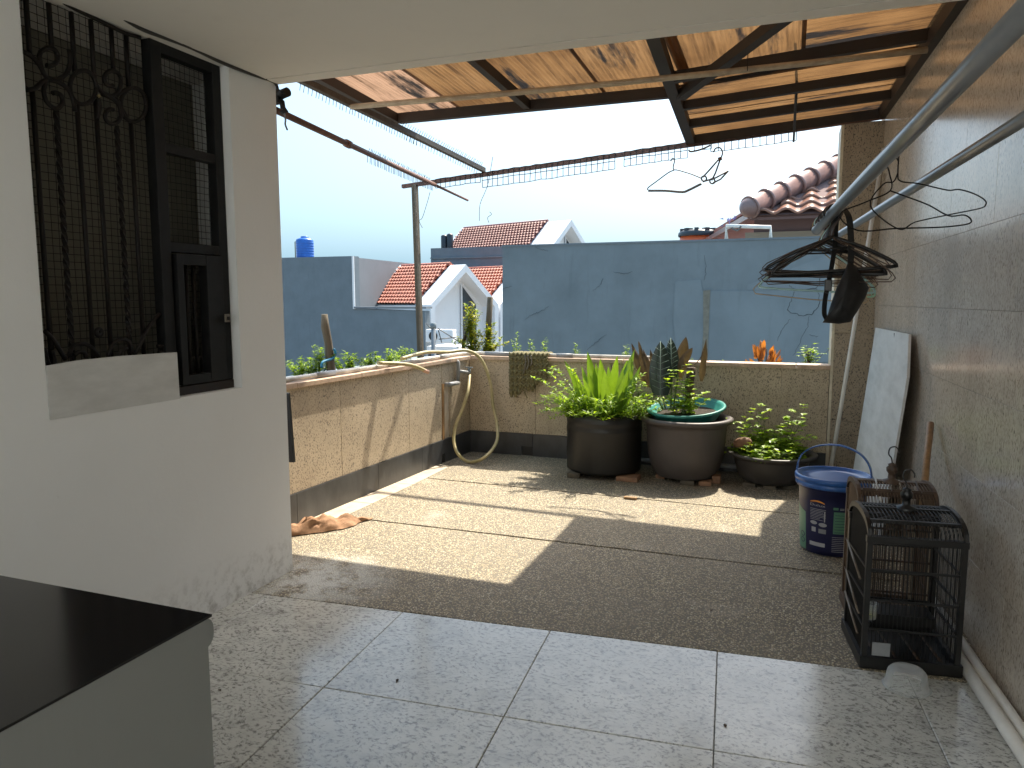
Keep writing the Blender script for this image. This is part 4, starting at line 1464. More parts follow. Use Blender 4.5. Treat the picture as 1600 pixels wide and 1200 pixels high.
# ---- big grey pot with basin
PC = Vector((-.64, 5.12, 0))
PZ = .03
pp_ = thing('large_pot', 'large grey brown plastic pot with a rolled rim on blocks', 'pot', (PC.x, PC.y, PZ))
sC = .98
MB().lathe([(0, PZ), (.195, PZ), (.203, PZ + .012), (.212, PZ + .03), (.232, PZ + .06), (.252, PZ + .14), (.262, PZ + .24), (.268, PZ + .335), (.272, PZ + .352), (.285, PZ + .362), (.305, PZ + .372), (.312, PZ + .386), (.310, PZ + .398),
            (.296, PZ + .405), (.272, PZ + .402), (.258, PZ + .385), (.25, PZ + .30)], PC, 64).build('pot_body', M['pot'], pp_)
MB().lathe([(0, PZ + .35), (.255, PZ + .34)], PC, 30).build('soil', M['soil'], pp_)
block(1062, 1085, 758, PC.y - .20, PZ - .001, M['timber'], 'dark wooden block under the middle of the large pot', .1)
block(1092, 1112, 758, PC.y - .185, PZ - .001, M['brick'], 'brown block under the right side of the large pot', .1)
block(1024, 1040, 748, PC.y - .08, PZ - .001, M['brick'], 'small block under the left side of the large pot', .1)
tag(MB().box((onz(1114, 752).x, PC.y - .1, .001), (onz(1128, 750).x, PC.y - .03, .055)).build('brick_piece', M['brick'], bevel=.005), 'orange brick piece lying beside the large pot', 'brick')
tl_ = Matrix.Rotation(math.radians(7), 3, 'X') @ Matrix.Rotation(math.radians(-3), 3, 'Y')
BC = PC + Vector((0.0, .01, PZ + .385))
bs = thing('green_basin', 'sea green plastic basin sitting tilted inside the large pot', 'basin', BC)
MB().lathe([(0, 0), (.20, 0), (.215, .02), (.245, .065), (.262, .070), (.266, .080), (.262, .088), (.245, .086), (.232, .075), (.205, .028), (0, .015)], BC, 56, tilt=tl_).build('bowl', M['basin'], bs)
MB().lathe([(0, .045), (.12, .042), (.205, .035)], BC, 30, tilt=tl_).build('soil', M['soil'], bs)

# ---- low bowl
LC = Vector((-.083, 5.16, 0))
lbw = thing('low_bowl_pot', 'low wide charcoal bowl pot full of parsley like leaves', 'pot', (LC.x, LC.y, .025))
MB().lathe([(0, .025), (.175, .025), (.195, .04), (.215, .075), (.232, .13), (.240, .175), (.246, .188), (.272, .196), (.286, .204), (.288, .214), (.278, .220), (.255, .218), (.238, .205), (.225, .15)], LC, 60).build('bowl', M['bowl'], lbw)
MB().lathe([(0, .195), (.15, .19), (.23, .18)], LC, 30).build('soil', M['soil'], lbw)
for k, (dx, dy) in enumerate(((-.13, -.1), (0.0, -.15), (.12, -.08))):
    o = MB().box((LC.x + dx - .04, LC.y + dy - .03, .001), (LC.x + dx + .04, LC.y + dy + .04, .024)).build('support_block', M['timber'], bevel=.003)
    tag(o, ('block under the left of the low bowl pot', 'block under the front of the low bowl pot', 'block under the right of the low bowl pot')[k], 'block')
cs_ = MB()
hc = ony(1160, 692, LC.y - .10)
cs_.lathe([(0, -.065), (.022, -.055), (.036, -.02), (.038, .02), (.030, .05), (.0, .066)], hc, 20, tilt=Matrix.Rotation(math.radians(78), 3, 'Y') @ Matrix.Rotation(.2, 3, 'X'))
tag(cs_.build('coconut_husk', M['shell']), 'brown coconut husk lying on the rim of the low bowl', 'husk')


# ---- plants
def leaflet(mb, p, d, up, L, W, fold=.25):
    d = Vector(d).normalized()
    r = d.cross(Vector(up))
    if r.length < 1e-4:
        r = d.orthogonal()
    r.normalize()
    n = r.cross(d)
    p = Vector(p)
    mb.add([p, p + d * L * .5 + r * W * .5 + n * W * fold * .5, p + d * L + n * (-.12 * L), p + d * L * .5 - r * W * .5 + n * W * fold * .5, p + d * L * .5],
           [(0, 1, 4), (1, 2, 4), (4, 2, 3), (0, 4, 3)])


def rnd_dir(zmin=-.3, zmax=1.0):
    a = random.uniform(0, 2 * math.pi)
    z = random.uniform(zmin, zmax)
    r = math.sqrt(max(0, 1 - z * z))
    return Vector((r * math.cos(a), r * math.sin(a), z))


def sprig(lm, sm, base, tip, n, L, W, bend=.15, spread=.9, lobed=False, r=.0022):
    base, tip = Vector(base), Vector(tip)
    mid = (base + tip) / 2 + Vector((0, 0, (tip - base).length * bend))
    pts = [base * (1 - t) ** 2 + mid * 2 * t * (1 - t) + tip * t * t for t in np.linspace(0, 1, 7)]
    sm.tube(pts, [r * (1 - .1 * k) for k in range(7)], 5)
    for k in range(n):
        t = .25 + .75 * k / max(1, n - 1)
        p = base * (1 - t) ** 2 + mid * 2 * t * (1 - t) + tip * t * t
        d = rnd_dir(-.2, .6)
        q = p + d * L * .7
        if lobed:
            for a in (-.75, 0, .75):
                dd = Matrix.Rotation(a, 3, 'Z') @ d
                leaflet(lm, q, dd, (0, 0, 1), L * random.uniform(.7, 1.1), W * random.uniform(.8, 1.1))
            sm.tube([p, q], r * .5, 3, cap=False)
        else:
            for a in (-.6, .6) if random.random() < .7 else (0,):
                dd = Matrix.Rotation(a, 3, 'Z') @ d
                leaflet(lm, p, (dd * spread + Vector((0, 0, random.uniform(-.2, .5)))), (0, 0, 1), L * random.uniform(.6, 1.2), W * random.uniform(.7, 1.2))


# bushy herb in the drum
hb = thing('leafy_herb', 'bright bushy green herb spilling over the black drum', 'plant', (DC.x, DC.y, DZ + .36))
lm, sm = MB(), MB()
zt_ = DZ + .37
for k in range(210):
    a = random.uniform(0, 2 * math.pi)
    rr = DR * .9 * math.sqrt(random.random())
    b = Vector((DC.x + rr * math.cos(a), DC.y + rr * math.sin(a), zt_))
    out = Vector((math.cos(a), math.sin(a), 0)) * random.uniform(.02, .24)
    tipz = zt_ + random.uniform(.0, .16) + (.03 * (1 - rr / DR) * random.random())
    tip = Vector((b.x, b.y, tipz)) + out
    sprig(lm, sm, b, tip, random.randint(8, 13), .052, .015, .2)
# longer arms spilling left
for (px, py) in ((830, 590), (845, 620), (838, 632), (852, 580), (862, 575), (845, 645), (870, 600), (875, 640), (1010, 600), (1018, 618), (1005, 585), (890, 575), (930, 655), (905, 662), (960, 655), (985, 650), (860, 655)):
    tip = ony(px, py, DC.y - random.uniform(.12, .26))
    b = Vector((DC.x + (tip.x - DC.x) * .35, DC.y - .1, zt_ + .03))
    sprig(lm, sm, b, tip, 22, .046, .015, .2)
sm.build('stems', M['stem'], hb)
lm.build('foliage', M['herb'], hb)

# tall broad leaves
bl_ = thing('broad_leaf_plant', 'clump of upright broad yellow green leaves rising from the drum', 'plant', (DC.x, DC.y, DZ + .36))


def blade(base, tip, W, side, parent, mat, curl=.2, name='leaf', seg=12, wave=.0, prof=None):
    base, tip = Vector(base), Vector(tip)
    ax = tip - base
    L = ax.length
    side = Vector(side)
    side = (side - ax.normalized() * side.dot(ax.normalized())).normalized()
    nrm = ax.normalized().cross(side)
    vs = []
    for k in range(seg + 1):
        t = k / seg
        c = base + ax * t + nrm * (curl * L * t * t * .5)
        w = W * (prof(t) if prof else (math.sin(math.pi * min(1, t * .92 + .08) ** .8) ** .8 if t < 1 else 0)) + .001
        wv = wave * math.sin(t * 14 + L * 40)
        vs += [c - side * w * .5 + nrm * (w * .16 + wv), c - side * w * .25 + nrm * w * .05, c, c + side * w * .25 + nrm * w * .05, c + side * w * .5 + nrm * (w * .16 - wv)]
    mb = MB()
    mb.add(vs, [(k * 5 + i, k * 5 + i + 1, k * 5 + 6 + i, k * 5 + 5 + i) for k in range(seg) for i in range(4)], smooth=True)
    return mb.build(name, mat, parent)


for (bx, by, tx, ty, w, dy) in ((925, 615, 882, 562, .060, 0), (928, 620, 906, 572, .065, -.05), (935, 618, 918, 549, .075, .03), (945, 618, 938, 560, .07, -.02), (950, 620, 965, 555, .075, .05),
                                (958, 622, 988, 545, .08, -.03), (965, 620, 980, 562, .075, .02), (940, 612, 930, 568, .06, .06), (955, 615, 950, 572, .06, .08), (962, 625, 972, 575, .07, -.08), (930, 625, 922, 585, .055, -.09), (968, 622, 990, 570, .06, -.07), (925, 628, 893, 580, .06, -.12), (920, 622, 888, 572, .055, -.06), (948, 628, 944, 578, .07, -.14), (958, 630, 982, 580, .065, -.14), (935, 630, 910, 590, .06, -.15), (966, 628, 1000, 572, .06, -.10)):
    b = ony(bx, by + 25, DC.y + dy)
    t_ = ony(tx, ty, DC.y + dy + random.uniform(-.05, .05))
    blade(b, t_, w, (1, random.uniform(-.6, .6), 0), bl_, M['broad'], random.uniform(-.15, .2), wave=.002)

# dark veined leaves, dry leaves, stump and a small lobed plant in the basin
al = thing('dark_leaf_plant', 'dark veined arrow leaf plant with dried brown leaves in the basin', 'plant', BC + Vector((0, 0, .05)))
heart = lambda t: (math.sin(math.pi * min(1, .18 + t * .82)) ** .75) if t < 1 else 0


def veined(bx, by, tx, ty, w, y, mat=M['dark_leaf'], veins=True):
    b, t_ = ony(bx, by, y), ony(tx, ty, y + .03)
    lf = blade(b, t_, w, (1, .1, 0), al, mat, .1, prof=heart)
    if veins:
        mb = MB()
        off = Vector((0, -.004, 0))
        ax = t_ - b
        mb.tube([b + off, t_ + off], .0026, 5)
        for k in range(1, 8):
            t = k / 8.5
            c = b + ax * t + off
            for s in (-1, 1):
                e = c + Vector((s * w * .42 * heart(t), -.004 - .05 * w, .026))
                mb.tube([c, e], .0013, 4, cap=False)
        mb.build('veins', M['vein'], lf)


veined(1032, 618, 1032, 533, .155, BC.y - .08)
veined(1050, 590, 1048, 528, .10, BC.y + .0)
veined(1058, 592, 1072, 526, .095, BC.y + .06, M['dry_leaf'], False)
veined(1060, 575, 1082, 543, .06, BC.y + .02, M['dry_leaf'], False)
for (bx, by, tx, ty, w) in ((1010, 600, 988, 536, .06), (1015, 605, 999, 533, .055), (1022, 605, 1006, 545, .05), (1028, 602, 1017, 545, .05), (1096, 596, 1105, 530, .045)):
    blade(ony(bx, by, BC.y - .02), ony(tx, ty, BC.y), w, (1, .5, 0), al, M['dry_leaf'], .12, 'dry_leaf', wave=.006)
MB().tube(smooth_path([ony(1085, 570, BC.y), ony(1094, 560, BC.y), ony(1101, 545, BC.y)]), .003, 5).build('stalk', M['dry_leaf'], al)
for (bx, by, tx, ty) in ((1040, 640, 1032, 612), (1048, 640, 1050, 588), (1052, 640, 1060, 585), (1036, 640, 1014, 600)):
    MB().tube(smooth_path([ony(bx, by, BC.y - .04), ony((bx + tx) / 2, (by + ty) / 2 - 2, BC.y - .03), ony(tx, ty, BC.y - .03)], 4), .006, 7).build('stalk', M['stem'], al)
st = MB()
sa, sb = ony(1077, 632, BC.y + .02), ony(1079, 574, BC.y + .02)
st.tube([sa + (sb - sa) * t + Vector((.004 * math.sin(9 * t), 0, 0)) for t in np.linspace(0, 1, 9)], [.031, .030, .032, .029, .031, .030, .029, .030, .031], 12)
tag(st.build('cut_stump', M['bark']), 'brown cut stem stump standing in the green basin', 'stump')
sp_ = thing('lobed_leaf_plant', 'small pale green lobed leaf plant growing in the green basin', 'plant', BC + Vector((0, 0, .05)))
lm, sm = MB(), MB()
for (tx, ty) in ((1052, 578), (1065, 572), (1060, 590), (1048, 600), (1070, 600), (1040, 622), (1055, 628), (1085, 622), (1092, 615), (1075, 628), (1098, 628), (1045, 632), (1066, 635), (1088, 635), (1032, 630), (1070, 586)):
    tip = ony(tx, ty, BC.y - random.uniform(.05, .12))
    b = BC + Vector((random.uniform(-.06, .06), random.uniform(-.08, 0), .04))
    sprig(lm, sm, b, tip, 7, .050, .036, .1, lobed=True)
sm.build('stems', M['stem'], sp_)
lm.build('foliage', M['herb2'], sp_)

ph = thing('parsley_plant', 'low clump of pale lobed leaves growing in the charcoal bowl', 'plant', (LC.x, LC.y, .19))
lm, sm = MB(), MB()
for k in range(130):
    a = random.uniform(0, 2 * math.pi)
    rr = .20 * math.sqrt(random.random())
    b = Vector((LC.x + rr * math.cos(a), LC.y + rr * math.sin(a), .19))
    tip = b + Vector((random.uniform(-.06, .06), random.uniform(-.06, .06), random.uniform(.03, .17) * (1.2 - rr / .26)))
    sprig(lm, sm, b, tip, 6, .042, .034, .15, lobed=True)
for (tx, ty) in ((1180, 630), (1192, 640), (1168, 645), (1187, 652), (1255, 632), (1248, 640), (1148, 658), (1160, 662), (1175, 668), (1240, 655), (1250, 662), (1262, 680), (1225, 662), (1210, 668)):
    tip = ony(tx, ty, LC.y + random.uniform(-.1, .1))
    b = Vector((LC.x + (tip.x - LC.x) * .5, LC.y, .19))
    sprig(lm, sm, b, tip, 9, .044, .034, .1, lobed=True)
sm.build('stems', M['stem'], ph)
lm.build('foliage', M['herb2'], ph)


# weeds in the trough
def weed(px, py_top, y, label, mat='weed', n=5, w=.06, name='weed', h0=.66, ls=.020, lw=.008, per=26):
    tip = ony(px, py_top, y)
    root = thing(name, label, 'weed' if name == 'weed' else 'plant', (tip.x, y, h0))
    lm, sm = MB(), MB()
    for k in range(n):
        tp_ = Vector((tip.x + random.gauss(0, w), y + random.gauss(0, .04), h0 + (tip.z - h0) * (1 if k == 0 else random.uniform(.55, .95))))
        if k == 0:
            tp_ = tip
        sprig(lm, sm, (tip.x + random.gauss(0, w * .4), y, h0), tp_, per, ls, lw, .05)
    sm.build('stems', M['stem'], root)
    lm.build('foliage', M[mat], root)


for px, py, lab in ((470, 565, 'weed closest to the white wall above the left parapet'), (490, 548, 'leafy weed left of the short timber stump'), (540, 556, 'weed just right of the short timber stump'),
                    (578, 557, 'weed midway along the left parapet top'), (605, 553, 'weed a little left of the tall timber post'), (628, 549, 'weed touching the tall timber post')):
    weed(px, py - 6, 3.9 + (px - 460) * .006, lab, n=14, w=.08, ls=.038, lw=.014)
for px, py, lab in ((808, 520, 'tall thin weed right of the white house view'), (830, 532, 'small weed behind the draped rope mat'), (852, 528, 'weed at the right edge of the rope mat'), (900, 538, 'short weed behind the broad green leaves'), (978, 540, 'tiny weed between drum leaves and dried leaves')):
    weed(px, py, 5.78, lab, n=4, w=.025, ls=.030, lw=.012, per=22)
weed(1082, 560, 5.75, 'tiny weed just right of the cut stump on the parapet', n=2, w=.02, ls=.018)
weed(1130, 563, 5.75, 'tiny weed on the parapet left of the orange plant', n=3, w=.04, ls=.018)
# yellow green bush with a stake
bsh = thing('yellow_bush', 'yellow green bush in front of the white gable house', 'bush', (ony(740, 545, 5.85).x, 5.85, .66))
lm, sm = MB(), MB()
for k in range(80):
    if k < 54:
        px, py = random.gauss(735, 15), random.uniform(472, 545)
        px = 735 + (px - 735) * (0.35 + (py - 470) / 90)
    else:
        px, py = random.gauss(768, 9), random.uniform(502, 548)
    tip = ony(px, py, 5.85 + random.gauss(0, .06))
    b = Vector((ony(738 if k < 54 else 764, 548, 5.85).x + random.gauss(0, .02), 5.85, .66 + random.random() * max(0.01, (tip.z - .72))))
    sprig(lm, sm, b, tip, 14, .042, .019, .1)
sm.build('stems', M['stem'], bsh)
lm.build('foliage', M['bush'], bsh)
MB().tube([ony(726, 590, 5.9), ony(724, 535, 5.9), ony(735, 500, 5.88)], [.022, .018, .008], 8).build('trunk', M['bark'], bsh)
stk = MB().tube([ony(762, 590, 5.9), ony(763, 540, 5.9), ony(764, 500, 5.9), ony(766, 464, 5.9)], [.026, .024, .026, .024], 9)
tag(stk.build('timber_stake', M['timber']), 'thin grey timber stake standing in the yellow bush', 'stake')
sk = thing('timber_stump', 'short leaning timber stump with blue scraps behind left parapet', 'stump', onx(521, 585, -2.8))
MB().tube([onx(520, 600, -2.8), onx(517, 575, -2.8), onx(513, 535, -2.8), onx(508, 510, -2.8), onx(507, 491, -2.8)], [.030, .030, .026, .027, .020], 9).build('stem', M['timber'], sk)
MB().tube(smooth_path([onx(521, 545, -2.77), onx(524, 550, -2.76), onx(520, 560, -2.77), onx(504, 566, -2.77), onx(503, 575, -2.77)], 3), .009, 5).build('plastic_scrap', M['bluecloth'], sk)
# orange leaved plant and small green one
ct_ = thing('orange_leaf_plant', 'small plant with orange bronze leaves beyond the far parapet', 'plant', (ony(1190, 565, 5.75).x, 5.75, .66))
for k in range(26):
    bx, by = random.gauss(1192, 9), 575
    a = random.uniform(-1, 1)
    tx, ty = 1193 + a * 30, 525 + abs(a) * 22 + random.uniform(0, 22)
    blade(ony(bx * .4 + tx * .6, ty + random.uniform(14, 24), 5.75), ony(tx, ty, 5.75 + random.uniform(-.06, .06)), .032, (1, random.uniform(-1, 1), .2), ct_, M['croton'], random.uniform(-.5, .5), 'leaf', 6)
for k in range(4):
    MB().tube([ony(1190 + k * 3, 580, 5.75), ony(1180 + k * 9, 545, 5.75)], .004, 5).build('stem', M['bark'], ct_)
gp = thing('small_green_plant', 'small bright green plant beyond the parapet near the pillar', 'plant', (ony(1265, 565, 5.72).x, 5.72, .66))
lm, sm = MB(), MB()
for k in range(16):
    tip = ony(1267 + random.gauss(0, 9), 549 + random.gauss(0, 5), 5.72 + random.gauss(0, .03))
    sprig(lm, sm, ony(1263, 575, 5.72), tip, 5, .034, .015, .1, lobed=True)
sm.build('stems', M['bark'], gp)
lm.build('foliage', M['herb'], gp)

# ---- rope mat hung over the parapet
rm = thing('rope_mat', 'olive braided rope mat draped over the far parapet', 'mat', (ony(825, 556, 5.42).x, 5.42, .6))
x0, x1 = ony(797, 575, 5.42).x, ony(856, 575, 5.42).x
nC, nR = 9, 9
mb = MB()
for c_ in range(nC):
    xc = x0 + (x1 - x0) * (c_ + .5) / nC
    zend = .785 - (.28 if c_ < 3 else .24 if c_ < 6 else .18) - random.uniform(0, .03)
    zz_ = .80
    k = 0
    while zz_ > zend:
        for s in (-1, 1):
            p = Vector((xc + s * .006, 5.408 - .004 * (k % 2), zz_))
            d = Vector((s * -.012, -.002, -.017))
            mb.tube([p - d * 1.2, p - d * .5, p + d * .5, p + d * 1.2], [.004, .0095, .0095, .004], 6)
        zz_ -= .026
        k += 1
    # over the top
    mb.tube(smooth_path([(xc, 5.405, .79), (xc, 5.425, .806), (xc, 5.50, .808), (xc, 5.58, .80), (xc, 5.60, .72)], 3), .014, 6)
o_m = mb.build('braids', M['mat'], rm)
for k in range(3):
    xx = x0 + (x1 - x0) * (.42 + .08 * k)
    MB().tube(smooth_path([(xx, 5.40, .80), (xx + .01, 5.392, .74), (xx - .006, 5.392, .66 + .03 * k)], 4), .006, 6).build('loose_strand', M['galv'], rm)
MB().tube(smooth_path([ony(822, 600, 5.405), ony(820, 612, 5.40), ony(824, 622, 5.405)]), .005, 5).build('loose_strand', M['mat'], rm)

# ---- water pipes on the copings
wp = thing('coping_pipe', 'grey and white water pipe lying along the tops of the parapets', 'pipe', (lpx(3.5), 3.5, .8))
zc_ = ZT + .03 + .016


def lpp(y, o=-.03, z=zc_):
    return Vector((lpx(y) + o, y, z))


pipe_pts = [lpp(2.74), lpp(3.4, -.035), lpp(4.3, -.03), lpp(5.0, -.04), lpp(5.35, -.05), Vector((-2.36, 5.50, zc_)), Vector((-2.0, 5.48, zc_)), Vector((-1.5, 5.49, zc_)), Vector((-1.05, 5.49, zc_)), Vector((-.72, 5.49, zc_))]
MB().tube(smooth_path(pipe_pts, 5), .0145, 10).build('pipe', M['pvc'], wp)
for a, b in ((lpp(3.55, -.034), lpp(3.72, -.034)), (lpp(2.75), lpp(2.86)), (lpp(4.28, -.03), lpp(4.40, -.03)), (lpp(5.02, -.04), lpp(5.16, -.042)), (Vector((-2.28, 5.495, zc_)), Vector((-2.05, 5.482, zc_))), (Vector((-1.68, 5.486, zc_)), Vector((-1.55, 5.489, zc_)))):
    MB().tube([a, b], .0175, 10).build('joint_sleeve', M['pvcgrey'], wp)
tpn = thing('garden_tap', 'grey pipe elbow and tap fixed on the left parapet corner', 'tap', (lpx(5.05), 5.05, .6))
tA = onx(716, 566, lpx(5.1) + .03)
tB = onx(716, 598, lpx(5.1) + .03)
tC = onx(701, 601, lpx(5.0) + .03)
MB().tube([tA + Vector((-.03, 0, .03)), tA, tB], .014, 10).build('riser', M['pvcgrey'], tpn)
MB().tube([tB, tC, tC + Vector((-.04, 0, 0))], .017, 10).build('elbow', M['pvcgrey'], tpn)
tD = onx(733, 582, lpx(5.2) + .06)
MB().tube([onx(716, 580, lpx(5.1) + .03), tD], .013, 10).build('tap_arm', M['pvcgrey'], tpn)
MB().tube([tD + Vector((0, 0, .035)), tD + Vector((0, 0, -.02))], .013, 10).build('tap_body', M['bluegrey'], tpn)
MB().beam(tD + Vector((-.03, 0, .04)), tD + Vector((.03, 0, .04)), .012, .008).build('handle', M['bluegrey'], tpn)
hs = thing('garden_hose', 'beige hose arching over the parapet corner and looping to the floor', 'hose', (lpx(5.1) + .2, 5.0, 0))
hp = [lpp(4.45, -.02, zc_ + .03), lpp(4.75, .0, zc_ + .055)]
for (a, b, y) in ((700, 550, 5.05), (730, 548, 5.22), (752, 562, 5.32), (766, 598, 5.36), (770, 632, 5.36), (776, 660, 5.33), (776, 690, 5.22), (758, 714, 5.02)):
    hp.append(ony(a, b, y))
hp.append(onz(735, 722, .012))
for (a, b, y) in ((717, 711, 4.98), (709, 690, 5.02), (712, 665, 5.08), (722, 640, 5.14), (731, 612, 5.19)):
    hp.append(ony(a, b, y))
hp.append(tD + Vector((0.004, 0, -.02)))
MB().tube(smooth_path(hp, 7), .0125, 10).build('tube', M['hose'], hs)
he = thing('hose_end', 'cut pink tipped hose end poking over the left parapet coping', 'hose', lpp(4.3))
h0, h1, h2 = lpp(4.15, -.01, zc_ + .025), onx(640, 570, -2.36), onx(668, 581, -2.30)
MB().tube(smooth_path([h0, h1, h2], 5), .0125, 10).build('tube', M['hose'], he)
MB().tube([h1 + (h2 - h1) * .75, h2 + (h2 - h1) * .05], .0135, 10).build('tip', M['hosepink'], he)

# ---- pipe along the foot of the far parapet
fpz = MB().tube([ (-1.0, 5.40, .045), (-.55, 5.405, .045), (.24, 5.41, .045)], .016, 10)
tag(fpz.build('floor_pipe', M['pvcgrey']), 'grey pipe lying along the foot of far parapet behind pots', 'pipe')

# ---- rag by the left parapet
rg = MB()
rc = onz(497, 828, 0)
n1, n2 = 34, 20
vs = []
for i in range(n1):
    for j in range(n2):
        u_, v_ = i / (n1 - 1) - .5, j / (n2 - 1) - .5
        x = rc.x + u_ * .30 + .05 * v_ + .02 * noise.noise(Vector((u_ * 5, v_ * 5, 1)))
        y = rc.y + v_ * .24 + u_ * .34 + .02 * noise.noise(Vector((u_ * 5, v_ * 5, 7)))
        fall = max(0, 1 - (abs(u_) * 2) ** 3) * max(0, 1 - (abs(v_) * 2) ** 3)
        z = .006 + fall * (.03 + .045 * abs(noise.noise(Vector((u_ * 7, v_ * 6, 3)))) + .03 * abs(math.sin(u_ * 13 + v_ * 6)))
        vs.append((x, y, z))
rg.add(vs, [(i * n2 + j, (i + 1) * n2 + j, (i + 1) * n2 + j + 1, i * n2 + j + 1) for i in range(n1 - 1) for j in range(n2 - 1)], smooth=True)
tag(rg.build('floor_rag', M['cloth']), 'crumpled brown rag on the paving by the white wall end', 'rag')
wdp = onz(975, 777, .008)
tag(MB().beam(wdp, onz(995, 779, .008), .028, .014).build('wood_scrap', M['wood'], bevel=.003), 'small brown wood scrap lying on the paving joint', 'scrap')

# ---- paint bucket
BK = Vector((.228, 3.885, 0))
bkt = thing('paint_bucket', 'navy and green paint bucket with blue lid and raised handle', 'bucket', BK)
rb_ = lambda z: .138 + (.158 - .138) * z / .335
prof = [(0, .002), (.130, .002), (.138, .006)] + [(rb_(z), z) for z in (.05, .15, .25, .315)] + [(.166, .32), (.166, .335), (.160, .337)]
MB().lathe(prof, BK, 72).build('body', M['bucketnavy'], bkt)
lid = MB().lathe([(.168, .328), (.172, .330), (.173, .345), (.170, .348), (.170, .352), (.177, .354), (.178, .372), (.175, .378), (.166, .380), (.160, .377), (.156, .366), (.10, .364), (0, .364)], BK, 72).build('lid', M['bucketblue'], bkt)
for k in range(20):
    a = math.radians(200 + k * 6)
    MB().box((-.006, -.1735, .332), (.006, -.1715, .343)).build('lid_tab', M['bucketblue'], lid, loc=(0, 0, 0)).matrix_basis = Matrix.Rotation(k * math.pi / 10, 4, 'Z')
hd_ = [(-.172, .33), (-.170, .40), (-.15, .455), (-.10, .495), (-.03, .515), (.04, .515), (.11, .49), (.15, .45), (.168, .40), (.171, .33)]
hA_ = math.radians(-14)
hpts = smooth_path([(BK.x + a * math.cos(hA_), BK.y + a * math.sin(hA_) + (b - .33) * .12, b) for a, b in hd_], 5)
mb = MB()
for a, b in zip(hpts[:-1], hpts[1:]):
    mb.beam(a, b, .022, .006, (0, 0, 1) if abs((b - a).normalized().z) < .7 else (1, 0, 0))
mb = MB()
vs = []
for i, p in enumerate(hpts):
    t = (hpts[min(i + 1, len(hpts) - 1)] - hpts[max(i - 1, 0)]).normalized()
    sd_ = Vector((-math.sin(hA_), math.cos(hA_), 0))
    nn = t.cross(sd_)
    for a, b in ((-.011, -.003), (.011, -.003), (.011, .003), (-.011, .003)):
        vs.append(p + sd_ * a + nn * b)
mb.add(vs, [(i * 4 + q, i * 4 + (q + 1) % 4, i * 4 + 4 + (q + 1) % 4, i * 4 + 4 + q) for i in range(len(hpts) - 1) for q in range(4)])
mb.build('handle', M['bucketblue'], bkt)
cdir = math.degrees(math.atan2(-BK.y, -BK.x))     # direction from the bucket toward the camera


def wrap(poly_fn, name, mat, off=.0012):
    mb = MB()
    vs, fs = poly_fn
    out = []
    for (a, z) in vs:
        an = math.radians(cdir + a)
        r = rb_(z) + off
        out.append((BK.x + r * math.cos(an), BK.y + r * math.sin(an), z))
    mb.add(out, fs, smooth=True)
    return mb.build(name, mat, bkt)


def patch(a0, a1, z0, z1, n=12, za=None):
    vs, fs = [], []
    for i in range(n + 1):
        a = a0 + (a1 - a0) * i / n
        top = z1 if za is None else z1 + (za - z1) * i / n
        vs += [(a, z0), (a, top)]
    for i in range(n):
        fs.append((2 * i, 2 * i + 2, 2 * i + 3, 2 * i + 1))
    return vs, fs


# angle grows to the left or right? positive = counter clockwise from above = to the right seen from the camera
def dg(px):
    q = (px - 1300.0) / 48.0
    return math.degrees(math.asin(max(-.99, min(.99, q))))


wrap(patch(-85, dg(1263), .012, .232, 14, .200), 'green_label', M['printgreen'])
wrap(patch(dg(1303), 78, .118, .226, 14), 'green_label', M['printgreen'])
for k in range(9):
    z = .10 - k * .009
    wrap(patch(dg(1302), 74, z, z + .0022, 8), 'print_line', M['printwhite'])
for k in range(7):
    z = .125 + k * .014
    wrap(patch(dg(1305), 72, z, z + .0018, 8), 'print_line', M['bucketnavy'], .002)
for k in range(8):
    z = .228 - k * .0075
    wrap(patch(dg(1270), dg(random.choice((1284, 1288, 1292))), z, z + .002, 5), 'print_line', M['printwhite'])
wrap(patch(dg(1289.5), dg(1291.3), .170, .222, 2), 'print_bar', M['printwhite'])
for (px, z, rx, rz) in ((1275, .160, 5, .009), (1288, .155, 6, .010)):
    n = 16
    vs = [(dg(px), z)] + [(dg(px + rx * math.cos(t)), z + rz * math.sin(t)) for t in np.linspace(0, 2 * math.pi, n, endpoint=False)]
    wrap((vs, [(0, 1 + i, 1 + (i + 1) % n) for i in range(n)]), 'print_seal', M['printwhite'])
wrap(patch(dg(1272), dg(1278), .115, .138, 3), 'print_icon', M['printwhite'])
wrap(patch(dg(1282), dg(1293), .112, .134, 4), 'print_panel', M['pvcgrey'])
wrap(patch(dg(1269), dg(1292), .045, .064, 6), 'print_panel', M['printwhite'])
wrap(patch(dg(1319), dg(1325), .233, .247, 3), 'print_icon', M['printwhite'])
wrap(patch(dg(1302), dg(1309), .236, .248, 3), 'print_icon', M['printgreen'])
for k in range(2):
    wrap(patch(dg(1311), dg(1317), .236 + .006 * k, .239 + .006 * k, 2), 'print_line', M['printwhite'])
for (zc0) in (.085, .055):
    n = 18
    vs = []
    for t in np.linspace(0, 2 * math.pi, n, endpoint=False):
        vs += [(-60 + 7 * math.cos(t), zc0 + .013 * math.sin(t)), (-60 + 5 * math.cos(t), zc0 + .0095 * math.sin(t))]
    wrap((vs, [(2 * i, 2 * ((i + 1) % n), 2 * ((i + 1) % n) + 1, 2 * i + 1) for i in range(n)]), 'print_ring', M['bucketnavy'], .002)
